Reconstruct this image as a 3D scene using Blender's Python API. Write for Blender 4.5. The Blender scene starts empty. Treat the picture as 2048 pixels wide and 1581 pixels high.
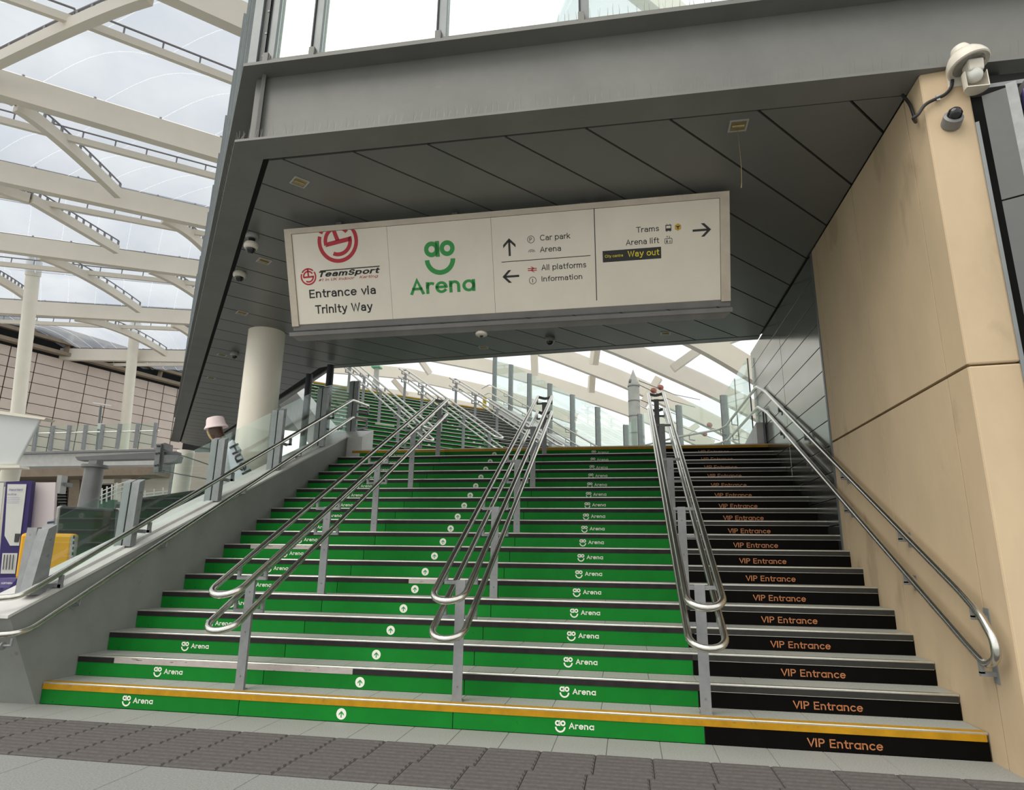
import bpy, math, random
from mathutils import Vector, Matrix
random.seed(7)
sc = bpy.context.scene
COL = sc.collection
# ------------------------------------------------------------------ camera
CAM = Vector((4.59216, -4.78918, 1.14826))
YAW, PITCH, ROLL, FPX = 0.177728, 0.249667, 0.014471, 1291.5035
FW = Vector((-math.sin(YAW)*math.cos(PITCH), math.cos(YAW)*math.cos(PITCH), math.sin(PITCH)))
R0 = Vector((math.cos(YAW), math.sin(YAW), 0)); U0 = R0.cross(FW)
RT = R0*math.cos(ROLL)+U0*math.sin(ROLL); UP = U0*math.cos(ROLL)-R0*math.sin(ROLL)
cd = bpy.data.cameras.new('camera'); cam = bpy.data.objects.new('camera', cd); COL.objects.link(cam)
cd.sensor_width = 36; cd.sensor_fit = 'HORIZONTAL'; cd.lens = 36*FPX/2048; cd.clip_end = 500; cd.clip_start = 0.05
cam.matrix_world = Matrix(((RT.x, UP.x, -FW.x, CAM.x), (RT.y, UP.y, -FW.y, CAM.y), (RT.z, UP.z, -FW.z, CAM.z), (0, 0, 0, 1)))
sc.camera = cam
# ------------------------------------------------------------------ sky, sun, exposure
w = bpy.data.worlds.new('overcast_sky'); sc.world = w; w.use_nodes = True
bg = w.node_tree.nodes['Background']; bg.inputs['Color'].default_value = (0.97, 0.97, 0.94, 1); bg.inputs['Strength'].default_value = 1.3
sun_d = bpy.data.lights.new('hazy_sun', 'SUN'); sun_d.energy = 2.2; sun_d.angle = math.radians(50); sun_d.color = (1.0, 0.95, 0.86)
sun = bpy.data.objects.new('hazy_sun', sun_d); COL.objects.link(sun)
sun.rotation_euler = Vector((0.42, 0.46, -0.78)).to_track_quat('-Z', 'Y').to_euler()
sc.view_settings.view_transform = 'Standard'; sc.view_settings.look = 'None'
sc.view_settings.gamma = 1.0; sc.view_settings.exposure = 0.0; sc.view_settings.use_curve_mapping = False
# ------------------------------------------------------------------ pixel helpers (for surveying points of the place)
def ray(px, py): return FW + RT*((px-1024)/FPX) - UP*((py-790.5)/FPX)
def at(px, py, depth): return CAM + ray(px, py)*depth
def hz(px, py, z):
    d = ray(px, py); return CAM + d*((z-CAM.z)/d.z)
def hplane(px, py, n, p0):
    d = ray(px, py); n = Vector(n); return CAM + d*(n.dot(Vector(p0)-CAM)/n.dot(d))
# ------------------------------------------------------------------ materials
MATS = {}
def mat(name, col, rough=0.5, metal=0.0, var=0.0, scale=6.0, bump=0.0, bscale=60.0, spec=0.5, stretch=None, dirt=None):
    if name in MATS: return MATS[name]
    m = bpy.data.materials.new(name); m.use_nodes = True; nt = m.node_tree; b = nt.nodes['Principled BSDF']
    b.inputs['Roughness'].default_value = rough; b.inputs['Metallic'].default_value = metal
    b.inputs['Specular IOR Level'].default_value = spec
    c = (*col, 1); b.inputs['Base Color'].default_value = c; m.diffuse_color = c
    if var > 0 or bump > 0 or dirt:
        tc = nt.nodes.new('ShaderNodeTexCoord'); src = tc.outputs['Object']
        if stretch:
            mp = nt.nodes.new('ShaderNodeMapping'); mp.inputs['Scale'].default_value = stretch; nt.links.new(src, mp.inputs['Vector']); src = mp.outputs['Vector']
        if var > 0:
            n = nt.nodes.new('ShaderNodeTexNoise'); n.inputs['Scale'].default_value = scale; n.inputs['Detail'].default_value = 8; n.inputs['Roughness'].default_value = 0.65
            nt.links.new(src, n.inputs['Vector'])
            rp = nt.nodes.new('ShaderNodeValToRGB'); rp.color_ramp.elements[0].position = 0.3; rp.color_ramp.elements[1].position = 0.7
            rp.color_ramp.elements[0].color = (*[x*(1-var) for x in col], 1); rp.color_ramp.elements[1].color = (*[min(1, x*(1+var)) for x in col], 1)
            nt.links.new(n.outputs['Fac'], rp.inputs['Fac']); outc = rp.outputs['Color']
            if dirt:   # sparse scuffs: (colour, scale, threshold)
                n2 = nt.nodes.new('ShaderNodeTexNoise'); n2.inputs['Scale'].default_value = dirt[1]; n2.inputs['Detail'].default_value = 6
                nt.links.new(src, n2.inputs['Vector'])
                r2 = nt.nodes.new('ShaderNodeValToRGB'); r2.color_ramp.elements[0].position = dirt[2]; r2.color_ramp.elements[1].position = dirt[2]+0.06
                r2.color_ramp.elements[0].color = (0, 0, 0, 1); r2.color_ramp.elements[1].color = (0.8, 0.8, 0.8, 1)
                nt.links.new(n2.outputs['Fac'], r2.inputs['Fac'])
                mx = nt.nodes.new('ShaderNodeMixRGB'); mx.inputs['Color2'].default_value = (*dirt[0], 1)
                nt.links.new(r2.outputs['Color'], mx.inputs['Fac']); nt.links.new(outc, mx.inputs['Color1']); outc = mx.outputs['Color']
            nt.links.new(outc, b.inputs['Base Color'])
        if bump > 0:
            n3 = nt.nodes.new('ShaderNodeTexNoise'); n3.inputs['Scale'].default_value = bscale; n3.inputs['Detail'].default_value = 4
            nt.links.new(src, n3.inputs['Vector'])
            bp = nt.nodes.new('ShaderNodeBump'); bp.inputs['Strength'].default_value = bump; bp.inputs['Distance'].default_value = 0.01
            nt.links.new(n3.outputs['Fac'], bp.inputs['Height']); nt.links.new(bp.outputs['Normal'], b.inputs['Normal'])
    MATS[name] = m; return m
def glass(name, tint, refl=0.12, haze=0.0, hazecol=(0.8, 0.9, 0.88), fac=0.8):
    m = bpy.data.materials.new(name); m.use_nodes = True; nt = m.node_tree; nt.nodes.clear()
    o = nt.nodes.new('ShaderNodeOutputMaterial'); t = nt.nodes.new('ShaderNodeBsdfTransparent'); t.inputs['Color'].default_value = (*tint, 1)
    g = nt.nodes.new('ShaderNodeBsdfGlossy'); g.inputs['Roughness'].default_value = 0.03; g.inputs['Color'].default_value = (0.95, 1, 0.97, 1)
    fr = nt.nodes.new('ShaderNodeFresnel'); fr.inputs['IOR'].default_value = 1.45
    ad = nt.nodes.new('ShaderNodeMath'); ad.operation = 'MULTIPLY_ADD'; ad.inputs[1].default_value = fac; ad.inputs[2].default_value = refl*0.3
    nt.links.new(fr.outputs[0], ad.inputs[0])
    mx = nt.nodes.new('ShaderNodeMixShader'); nt.links.new(ad.outputs[0], mx.inputs[0]); nt.links.new(t.outputs[0], mx.inputs[1]); nt.links.new(g.outputs[0], mx.inputs[2])
    out = mx.outputs[0]
    if haze > 0:
        d = nt.nodes.new('ShaderNodeBsdfDiffuse'); d.inputs['Color'].default_value = (*hazecol, 1)
        m2 = nt.nodes.new('ShaderNodeMixShader'); m2.inputs[0].default_value = haze; nt.links.new(out, m2.inputs[1]); nt.links.new(d.outputs[0], m2.inputs[2]); out = m2.outputs[0]
    nt.links.new(out, o.inputs['Surface']); return m
def etfe(tc_=(0.555, 0.59, 0.645), k=0.88, mixf=0.42):
    m = bpy.data.materials.new('etfe_foil'); m.use_nodes = True; nt = m.node_tree; nt.nodes.clear()
    o = nt.nodes.new('ShaderNodeOutputMaterial'); t = nt.nodes.new('ShaderNodeBsdfTransparent'); t.inputs['Color'].default_value = (*tc_, 1)
    tr = nt.nodes.new('ShaderNodeBsdfTranslucent')
    tc = nt.nodes.new('ShaderNodeTexCoord'); n = nt.nodes.new('ShaderNodeTexNoise'); n.inputs['Scale'].default_value = 0.35; n.inputs['Detail'].default_value = 5
    nt.links.new(tc.outputs['Object'], n.inputs['Vector'])
    rp = nt.nodes.new('ShaderNodeValToRGB'); rp.color_ramp.elements[0].position = 0.35; rp.color_ramp.elements[1].position = 0.65
    rp.color_ramp.elements[0].color = (0.44*k, 0.48*k, 0.55*k, 1); rp.color_ramp.elements[1].color = (0.64*k, 0.67*k, 0.71*k, 1)
    nt.links.new(n.outputs['Fac'], rp.inputs['Fac']); nt.links.new(rp.outputs['Color'], tr.inputs['Color'])
    mx = nt.nodes.new('ShaderNodeMixShader'); mx.inputs[0].default_value = mixf
    nt.links.new(t.outputs[0], mx.inputs[1]); nt.links.new(tr.outputs[0], mx.inputs[2]); nt.links.new(mx.outputs[0], o.inputs['Surface']); return m
M = dict(
 granite=mat('granite', (0.235, 0.243, 0.232), 0.65, var=0.28, scale=90, bump=0.15, bscale=200),
 granite2=mat('granite_light', (0.275, 0.283, 0.268), 0.6, var=0.25, scale=110, bump=0.1, bscale=200),
 tread=mat('tread_stone', (0.33, 0.345, 0.315), 0.6, var=0.22, scale=70, bump=0.1, bscale=180, dirt=((0.16, 0.16, 0.15), 9, 0.68)),
 stair_core=mat('stair_concrete', (0.10, 0.10, 0.095), 0.8, var=0.2),
 tactile=mat('tactile_paving', (0.095, 0.087, 0.083), 0.8, spec=0.3, var=0.18, scale=40, bump=0.2, bscale=150),
 green=mat('green_vinyl', (0.007, 0.165, 0.020), 0.5, spec=0.1, var=0.10, scale=3, dirt=((0.01, 0.05, 0.02), 14, 0.70)),
 green2=mat('green_vinyl_faded', (0.008, 0.185, 0.023), 0.5, spec=0.1, var=0.10, scale=3.5, dirt=((0.01, 0.05, 0.02), 12, 0.71)),
 black=mat('black_vinyl', (0.003, 0.0026, 0.0022), 0.5, spec=0.06, var=0.3, scale=5),
 tape=mat('black_nosing', (0.020, 0.016, 0.018), 0.6, spec=0.2, var=0.3, scale=12, dirt=((0.15, 0.14, 0.13), 25, 0.74)),
 tape_grey=mat('dark_grey_nosing', (0.028, 0.028, 0.025), 0.5, spec=0.3, var=0.25, scale=12),
 tape_bare=mat('bare_nosing', (0.42, 0.37, 0.35), 0.5, var=0.12, scale=10, dirt=((0.02, 0.02, 0.02), 11, 0.66), stretch=(1, 6, 3)),
 yellow=mat('yellow_nosing', (0.42, 0.215, 0.004), 0.5, spec=0.3, var=0.18, scale=9, dirt=((0.25, 0.17, 0.03), 22, 0.66)),
 alu=mat('aluminium_trim', (0.62, 0.61, 0.55), 0.35, 0.85, var=0.1, scale=20),
 white_vinyl=mat('white_vinyl', (0.78, 0.78, 0.70), 0.45, var=0.05),
 bronze=mat('copper_lettering', (0.50, 0.19, 0.075), 0.4, 0.3, var=0.3, scale=7),
 steel=mat('brushed_steel', (0.66, 0.65, 0.60), 0.24, 1.0, var=0.08, scale=30),
 postgrey=mat('galvanised_post', (0.25, 0.26, 0.265), 0.5, 0.25, var=0.12, scale=14, dirt=((0.09, 0.08, 0.07), 40, 0.72)),
 paintgrey=mat('grey_painted_wall', (0.245, 0.255, 0.24), 0.55, var=0.12, scale=2.2, dirt=((0.12, 0.11, 0.10), 5, 0.68)),
 coping=mat('coping_metal', (0.60, 0.59, 0.57), 0.42, 0.1, var=0.1, scale=5),
 beam=mat('grey_beam_paint', (0.148, 0.149, 0.138), 0.5, var=0.14, scale=1.5, dirt=((0.24, 0.24, 0.21), 3.5, 0.72)),
 soffit=mat('soffit_panel_paint', (0.135, 0.137, 0.13), 0.36, var=0.06, scale=0.8),
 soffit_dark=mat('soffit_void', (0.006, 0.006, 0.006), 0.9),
 stone=mat('beige_precast', (0.52, 0.40, 0.26), 0.75, var=0.10, scale=1.6, bump=0.06, bscale=40, dirt=((0.40, 0.305, 0.195), 2.2, 0.60), stretch=(1, 1, 0.45)),
 stonejoint=mat('stone_joint', (0.03, 0.025, 0.02), 0.95),
 clad=mat('dark_glossy_cladding', (0.34, 0.34, 0.315), 0.18, 0.92, var=0.10, scale=1.3, bump=0.05, bscale=2.0),
 cladgrey=mat('grey_cladding', (0.085, 0.09, 0.09), 0.5, var=0.1, scale=3),
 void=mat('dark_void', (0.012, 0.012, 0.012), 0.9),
 white_col=mat('white_column_paint', (0.80, 0.75, 0.64), 0.4, var=0.04, scale=2),
 rib=mat('cream_steel_paint', (0.68, 0.62, 0.52), 0.45, var=0.05, scale=0.6),
 rail_dark=mat('roof_rail', (0.22, 0.21, 0.22), 0.5),
 seam=mat('foil_seam', (0.9, 0.92, 0.93), 0.6),
 signface=mat('sign_face', (0.72, 0.67, 0.58), 0.5, spec=0.2, var=0.05, scale=1.6),
 signframe=mat('sign_frame', (0.50, 0.44, 0.36), 0.5, 0.1, var=0.12, scale=6),
 signtray=mat('sign_tray', (0.17, 0.165, 0.16), 0.5, 0.2, var=0.15, scale=4),
 ink=mat('black_ink', (0.012, 0.012, 0.012), 0.5),
 inkgrey=mat('grey_ink', (0.30, 0.28, 0.26), 0.5),
 red=mat('red_ink', (0.42, 0.008, 0.025), 0.45),
 signgreen=mat('green_ink', (0.020, 0.27, 0.05), 0.45),
 signyellow=mat('yellow_ink', (0.75, 0.60, 0.02), 0.45),
 hexyellow=mat('amber_ink', (0.55, 0.33, 0.03), 0.45),
 camwhite=mat('camera_plastic', (0.62, 0.58, 0.50), 0.4, var=0.08, scale=12),
 camgrey=mat('camera_grey', (0.25, 0.25, 0.24), 0.4),
 lens=mat('smoked_dome', (0.015, 0.015, 0.018), 0.08),
 lampbrass=mat('lamp_reflector', (0.30, 0.24, 0.12), 0.35, 0.5, var=0.2, scale=20),
 cable=mat('black_cable', (0.012, 0.012, 0.012), 0.5),
 spike=mat('bird_spike_wire', (0.16, 0.15, 0.13), 0.45, 0.4),
 mull=mat('mullion_metal', (0.17, 0.185, 0.19), 0.4, 0.3, var=0.1, scale=5),
 gasket=mat('gasket', (0.02, 0.02, 0.025), 0.6),
 bldg=mat('arena_wall_panel', (0.62, 0.52, 0.45), 0.5, var=0.07, scale=0.8),
 brown=mat('brown_steel', (0.25, 0.195, 0.14), 0.6, var=0.15, scale=2),
 yellowbox=mat('yellow_plastic', (0.72, 0.36, 0.01), 0.4, var=0.06, scale=4),
 darkpanel=mat('black_display', (0.008, 0.014, 0.013), 0.12),
 adgrey=mat('advert_grey', (0.055, 0.055, 0.055), 0.4),
 frame_grey=mat('frame_grey', (0.40, 0.40, 0.39), 0.4, 0.3),
 purple=mat('purple_print', (0.035, 0.022, 0.13), 0.45),
 lilac=mat('lilac_print', (0.14, 0.115, 0.30), 0.45),
 poster=mat('poster_paper', (0.66, 0.66, 0.62), 0.5, var=0.03),
 pinkposter=mat('pale_pink_poster', (0.72, 0.64, 0.64), 0.5),
 orange=mat('orange_print', (0.62, 0.16, 0.03), 0.5),
 skin=mat('skin', (0.55, 0.33, 0.22), 0.5),
 hair=mat('brown_hair', (0.055, 0.025, 0.013), 0.5, var=0.4, scale=30),
 blond=mat('blond_hair', (0.55, 0.42, 0.20), 0.5, var=0.3, scale=30),
 hat=mat('pale_pink_felt', (0.80, 0.66, 0.66), 0.8, var=0.05, scale=20),
 cloth=mat('dark_clothing', (0.03, 0.03, 0.035), 0.8, var=0.2, scale=10),
 shirt=mat('white_shirt', (0.70, 0.72, 0.74), 0.8, var=0.06, scale=8),
 flag=mat('white_banner_cloth', (0.74, 0.78, 0.86), 0.7, var=0.05, scale=5),
 darkgreen=mat('green_railing', (0.03, 0.10, 0.06), 0.5),
 mastgrey=mat('mast_grey', (0.19, 0.19, 0.19), 0.5, 0.2, var=0.1, scale=2),
 kiosk=mat('white_kiosk', (0.62, 0.64, 0.63), 0.4),
 pole=mat('weathered_pole', (0.42, 0.42, 0.38), 0.7, var=0.15, scale=3),
 insul=mat('rust_insulator', (0.35, 0.11, 0.07), 0.5),
 greenplate=mat('green_plate', (0.10, 0.42, 0.22), 0.5),
)
M['glass'] = glass('balustrade_glass', (0.93, 0.965, 0.955), 0.015, 0.018, fac=0.13)
M['glass_far'] = glass('far_glass', (0.93, 0.98, 0.955), 0.02, 0.045, (0.80, 0.95, 0.88), fac=0.25)
M['glazing'] = glass('bridge_glazing', (0.95, 0.98, 0.97), 0.02, 0.01, fac=0.35)
M['etfe'] = etfe(); M['etfe_brightened'] = etfe((0.90, 0.93, 0.96), 1.35, 0.2)  # brighter copy of the same foil, colour lifted so the far roof looks lit
def seam_mat():
    m = bpy.data.materials.new('foil_weld'); m.use_nodes = True; nt = m.node_tree; nt.nodes.clear(); o = nt.nodes.new('ShaderNodeOutputMaterial'); t = nt.nodes.new('ShaderNodeBsdfTransparent'); t.inputs['Color'].default_value = (1, 1, 1, 1); tr = nt.nodes.new('ShaderNodeBsdfTranslucent'); tr.inputs['Color'].default_value = (0.72, 0.73, 0.74, 1)
    d = nt.nodes.new('ShaderNodeBsdfDiffuse'); d.inputs['Color'].default_value = (0.5, 0.5, 0.5, 1); a = nt.nodes.new('ShaderNodeAddShader'); nt.links.new(tr.outputs[0], a.inputs[0]); nt.links.new(d.outputs[0], a.inputs[1]); nt.links.new(a.outputs[0], o.inputs['Surface']); return m
M['seam'] = seam_mat()
# ------------------------------------------------------------------ mesh builder
class MB:
    def __init__(s): s.v = []; s.f = []
    def poly(s, pts): i = len(s.v); s.v += [tuple(p) for p in pts]; s.f.append(tuple(range(i, i+len(pts)))); return s
    def box(s, a, b):
        x0, y0, z0 = a; x1, y1, z1 = b
        return s.hexa([(x0,y0,z0),(x1,y0,z0),(x1,y1,z0),(x0,y1,z0)], [(x0,y0,z1),(x1,y0,z1),(x1,y1,z1),(x0,y1,z1)])
    def hexa(s, lo, hi):
        i = len(s.v); n = len(lo); s.v += [tuple(p) for p in lo]+[tuple(p) for p in hi]
        s.f.append(tuple(i+k for k in reversed(range(n)))); s.f.append(tuple(i+n+k for k in range(n)))
        for k in range(n): s.f.append((i+k, i+(k+1)%n, i+n+(k+1)%n, i+n+k))
        return s
    def prism(s, pts, vec):
        vec = Vector(vec); return s.hexa([Vector(p) for p in pts], [Vector(p)+vec for p in pts])
    def bar(s, a, b, wd, ht, up=(0, 0, 1)):      # box-section bar between two points, wd across, ht along up
        a = Vector(a); b = Vector(b); d = (b-a).normalized(); upv = Vector(up); side = d.cross(upv).normalized(); u = side.cross(d).normalized()
        q = [(-wd/2, -ht/2), (wd/2, -ht/2), (wd/2, ht/2), (-wd/2, ht/2)]
        return s.hexa([a+side*x+u*y for x, y in q], [b+side*x+u*y for x, y in q])
    def sweep(s, pts, prof, up=(0, 0, 1)):       # closed profile (side, up) swept along pts with fixed up
        pts = [Vector(p) for p in pts]; upv = Vector(up); i0 = len(s.v); m = len(prof)
        for k, p in enumerate(pts):
            d = (pts[min(k+1, len(pts)-1)]-pts[max(k-1, 0)]).normalized(); side = d.cross(upv).normalized(); u = side.cross(d).normalized()
            s.v += [tuple(p+side*x+u*y) for x, y in prof]
        for k in range(len(pts)-1):
            for j in range(m):
                a = i0+k*m+j; b = i0+k*m+(j+1)%m; s.f.append((a, b, b+m, a+m))
        s.f.append(tuple(i0+j for j in reversed(range(m)))); e = i0+(len(pts)-1)*m; s.f.append(tuple(e+j for j in range(m)))
        return s
    def tube(s, pts, r, n=10, closed=False):
        pts = [Vector(p) for p in pts]; i0 = len(s.v); N = len(pts); u = None
        for k, p in enumerate(pts):
            if closed: d = (pts[(k+1) % N]-pts[k-1]).normalized()
            else: d = (pts[min(k+1, N-1)]-pts[max(k-1, 0)]).normalized()
            if u is None:
                a = Vector((0, 0, 1)) if abs(d.z) < 0.9 else Vector((1, 0, 0)); u = (a-d*a.dot(d)).normalized()
            else: u = (u-d*u.dot(d)).normalized()
            v = d.cross(u); rr = r[k] if isinstance(r, (list, tuple)) else r
            s.v += [tuple(p+(u*math.cos(2*math.pi*j/n)+v*math.sin(2*math.pi*j/n))*rr) for j in range(n)]
        for k in range(N if closed else N-1):
            k2 = (k+1) % N
            for j in range(n):
                s.f.append((i0+k*n+j, i0+k*n+(j+1)%n, i0+k2*n+(j+1)%n, i0+k2*n+j))
        if not closed:
            s.f.append(tuple(i0+j for j in reversed(range(n)))); s.f.append(tuple(i0+(N-1)*n+j for j in range(n)))
        return s
    def lathe(s, prof, c, n=24, axis=(0, 0, 1)):
        ax = Vector(axis).normalized(); c = Vector(c); a = Vector((1, 0, 0)) if abs(ax.x) < 0.9 else Vector((0, 1, 0)); u = (a-ax*a.dot(ax)).normalized(); v = ax.cross(u); i0 = len(s.v)
        for r, h in prof:
            s.v += [tuple(c+ax*h+(u*math.cos(2*math.pi*j/n)+v*math.sin(2*math.pi*j/n))*max(r, 1e-4)) for j in range(n)]
        for k in range(len(prof)-1):
            for j in range(n): s.f.append((i0+k*n+j, i0+k*n+(j+1)%n, i0+(k+1)*n+(j+1)%n, i0+(k+1)*n+j))
        s.f.append(tuple(i0+j for j in reversed(range(n)))); e = i0+(len(prof)-1)*n; s.f.append(tuple(e+j for j in range(n)))
        return s
    def mesh(s, name):
        me = bpy.data.meshes.new(name); me.from_pydata(s.v, [], s.f); me.validate(); me.update(); return me
    def build(s, name, m, parent=None, smooth=False, bevel=0):
        o = obj(name, s.mesh(name), m, parent, smooth)
        if bevel:
            b = o.modifiers.new('bevel', 'BEVEL'); b.width = bevel; b.segments = 2; b.limit_method = 'ANGLE'
        return o
def obj(name, me, m, parent=None, smooth=False, loc=None, rot=None):
    if m is not None and not me.materials: me.materials.append(M[m] if isinstance(m, str) else m)
    o = bpy.data.objects.new(name, me); COL.objects.link(o)
    if loc is not None: o.location = loc
    if rot is not None: o.rotation_euler = rot
    if parent is not None: attach(o, parent)
    if smooth:
        me.polygons.foreach_set('use_smooth', [True]*len(me.polygons))
        try: me.set_sharp_from_angle(angle=math.radians(40))
        except Exception: pass
    return o
WLOC = {}
def attach(o, parent):
    o.parent = parent
    l = WLOC.get(parent.name)
    if l is not None: o.matrix_parent_inverse = Matrix.Translation(-l)
    elif parent.parent is not None or parent.type == 'MESH':
        pm = wm(parent); o.matrix_parent_inverse = pm.inverted()
def wm(o):
    loc = Matrix.LocRotScale(o.location, o.rotation_euler, o.scale)
    if o.parent is None: return loc
    return wm(o.parent) @ o.matrix_parent_inverse @ loc
def tag(o, label=None, cat=None, group=None, kind=None):
    if label: o['label'] = label
    if cat: o['category'] = cat
    if group: o['group'] = group
    if kind: o['kind'] = kind
    return o
def thing(name, label, cat, loc=(0, 0, 0), group=None):
    o = bpy.data.objects.new(name, None); o.empty_display_size = 0.2; COL.objects.link(o); o.location = loc
    WLOC[o.name] = Vector(loc); return tag(o, label, cat, group)
def struct(o): o['kind'] = 'structure'; return o
def sempty(name, loc=(0, 0, 0)):
    o = bpy.data.objects.new(name, None); COL.objects.link(o); o.location = loc; WLOC[o.name] = Vector(loc); o['kind'] = 'structure'; return o
# ------------------------------------------------------------------ lettering
def _arc(cx, cy, rx, ry, a0, a1, n=12): return [(cx+rx*math.cos(math.radians(a0+(a1-a0)*k/n)), cy+ry*math.sin(math.radians(a0+(a1-a0)*k/n))) for k in range(n+1)]
def _ell(cx, cy, rx, ry): return _arc(cx, cy, rx, ry, 0, 360, 24)
GLYPH = {   # centre-line strokes, cap height 1, x-height 0.7: (advance, strokes)
 ' ': (0.34, []), 'A': (0.92, [[(0, 0), (.38, 1), (.76, 0)], [(.13, .33), (.63, .33)]]), 'B': (0.78, [[(0, 0), (0, 1), (.34, 1)]+_arc(.34, .76, .22, .24, 90, -90)+[(0, .52)], [(.34, .52)]+_arc(.36, .26, .25, .26, 90, -90)+[(0, 0)]]),
 'C': (0.96, [_arc(.45, .5, .45, .5, 48, 312, 20)]), 'E': (0.74, [[(.56, 1), (0, 1), (0, 0), (.56, 0)], [(0, .52), (.50, .52)]]), 'H': (0.86, [[(0, 0), (0, 1)], [(.66, 0), (.66, 1)], [(0, .52), (.66, .52)]]), 'I': (0.24, [[(0, 0), (0, 1)]]),
 'K': (0.78, [[(0, 0), (0, 1)], [(.60, 1), (0, .40)], [(.20, .60), (.64, 0)]]), 'L': (0.66, [[(0, 1), (0, 0), (.50, 0)]]), 'N': (0.88, [[(0, 0), (0, 1), (.66, 0), (.66, 1)]]), 'O': (1.1, [_ell(.46, .5, .46, .5)]), 'P': (0.76, [[(0, 0), (0, 1), (.32, 1)]+_arc(.32, .74, .27, .26, 90, -90)+[(0, .48)]]),
 'R': (0.80, [[(0, 0), (0, 1), (.32, 1)]+_arc(.32, .74, .27, .26, 90, -90)+[(0, .48)], [(.30, .48), (.60, 0)]]), 'S': (0.76, [_arc(.29, .75, .27, .25, 25, 270, 14)+_arc(.29, .25, .29, .25, 90, -155, 14)]), 'T': (0.82, [[(0, 1), (.70, 1)], [(.35, 1), (.35, 0)]]), 'U': (0.84, [[(0, 1), (0, .31)]+_arc(.31, .31, .31, .31, 180, 360)+[(.62, 1)]]),
 'V': (0.86, [[(0, 1), (.37, 0), (.74, 1)]]), 'W': (1.22, [[(0, 1), (.27, 0), (.54, .96), (.81, 0), (1.08, 1)]]), 'Y': (0.84, [[(0, 1), (.36, .46), (.72, 1)], [(.36, .46), (.36, 0)]]), '#': (0.8, [[(.12, .05), (.26, .95)], [(.40, .05), (.54, .95)], [(0, .34), (.60, .34)], [(.06, .66), (.66, .66)]]), '1': (0.46, [[(0, .78), (.22, 1), (.22, 0)]]),
 'a': (0.72, [[(.03, .55)]+_arc(.27, .44, .25, .26, 150, 0)+[(.52, 0)], [(.52, .42), (.26, .40)]+_arc(.24, .20, .24, .20, 90, 270, 10)+[(.36, .01), (.52, .14)]]), 'q': (0.80, [_ell(.32, .35, .32, .35), [(.64, .70), (.64, 0)]]),
 'b': (0.80, [_ell(.32, .35, .32, .35), [(0, 1), (0, 0)]]), 'c': (0.70, [_arc(.32, .35, .32, .35, 48, 312, 16)]), 'd': (0.80, [_ell(.32, .35, .32, .35), [(.64, 1), (.64, 0)]]), 'e': (0.78, [[(.02, .37), (.62, .37)]+_arc(.32, .35, .31, .35, 4, 318, 20)]),
 'f': (0.44, [[(.15, 0), (.15, .80)]+_arc(.34, .80, .19, .20, 180, 80, 8), [(0, .68), (.34, .68)]]), 'g': (0.80, [_ell(.32, .35, .32, .35), [(.64, .70), (.64, -.02)]+_arc(.33, -.04, .31, .25, 0, -150)]), 'h': (0.72, [[(0, 0), (0, 1)], _arc(.26, .42, .26, .28, 180, 0)+[(.52, 0)]]),
 'i': (0.24, [[(0, 0), (0, .70)], [(0, .90), (0, 1.04)]]), 'k': (0.64, [[(0, 0), (0, 1)], [(.46, .70), (0, .26)], [(.16, .42), (.50, 0)]]), 'l': (0.24, [[(0, 0), (0, 1)]]), 'm': (1.12, [[(0, 0), (0, .70)], _arc(.23, .44, .23, .26, 180, 0)+[(.46, 0)], _arc(.69, .44, .23, .26, 180, 0)+[(.92, 0)]]),
 'n': (0.72, [[(0, 0), (0, .70)], _arc(.26, .42, .26, .28, 180, 0)+[(.52, 0)]]), 'o': (0.82, [_ell(.33, .35, .33, .35)]), 'p': (0.80, [_ell(.32, .35, .32, .35), [(0, .70), (0, -.28)]]), 'r': (0.46, [[(0, 0), (0, .70)], _arc(.25, .40, .25, .29, 180, 65, 8)]),
 's': (0.60, [_arc(.23, .525, .20, .175, 20, 270, 10)+_arc(.23, .175, .22, .175, 90, -155, 10)]), 't': (0.48, [[(.14, .94), (.14, .20)]+_arc(.32, .20, .18, .20, 180, 280, 8), [(0, .68), (.34, .68)]]), 'u': (0.72, [[(0, .70), (0, .27)]+_arc(.26, .28, .26, .28, 180, 360), [(.52, .70), (.52, 0)]]),
 'w': (0.98, [[(0, .70), (.22, 0), (.44, .66), (.66, 0), (.88, .70)]]), 'v': (0.68, [[(0, .70), (.28, 0), (.56, .70)]]), 'y': (0.70, [[(0, .70), (.29, .02)], [(.58, .70), (.24, -.20), (.14, -.28), (.02, -.28)]])}
TXT = {}
def ribbon(pts, t):
    pts = [Vector(p) for p in pts]; closed = (pts[0]-pts[-1]).length < 1e-6 and len(pts) > 3
    if closed: pts = pts[:-1]
    n = len(pts); L = []
    for k in range(n):
        if closed: a, b, c = pts[k-1], pts[k], pts[(k+1) % n]
        else: a, b, c = pts[max(k-1, 0)], pts[k], pts[min(k+1, n-1)]
        d1 = (b-a) if (b-a).length > 1e-9 else (c-b); d2 = (c-b) if (c-b).length > 1e-9 else (b-a); d1 = d1.normalized(); d2 = d2.normalized()
        n1 = Vector((-d1.y, d1.x)); n2 = Vector((-d2.y, d2.x)); m = n1+n2; m = m.normalized() if m.length > 1e-6 else n1
        k_ = min(1/max(m.dot(n1), 0.25), 1.9); ext = Vector((0, 0))
        L.append((b+m*t/2*k_, b-m*t/2*k_))
    if not closed:     # square ends
        d = (pts[1]-pts[0]).normalized()*t/2*0.96; L[0] = (L[0][0]-d, L[0][1]-d); d = (pts[-1]-pts[-2]).normalized()*t/2*0.96; L[-1] = (L[-1][0]+d, L[-1][1]+d)
    v = [tuple(p) for q in L for p in q]; m_ = n if closed else n-1
    f = [(2*k, 2*k+1, 2*((k+1) % n)+1, 2*((k+1) % n)) for k in range(m_)]
    return v, f
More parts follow.
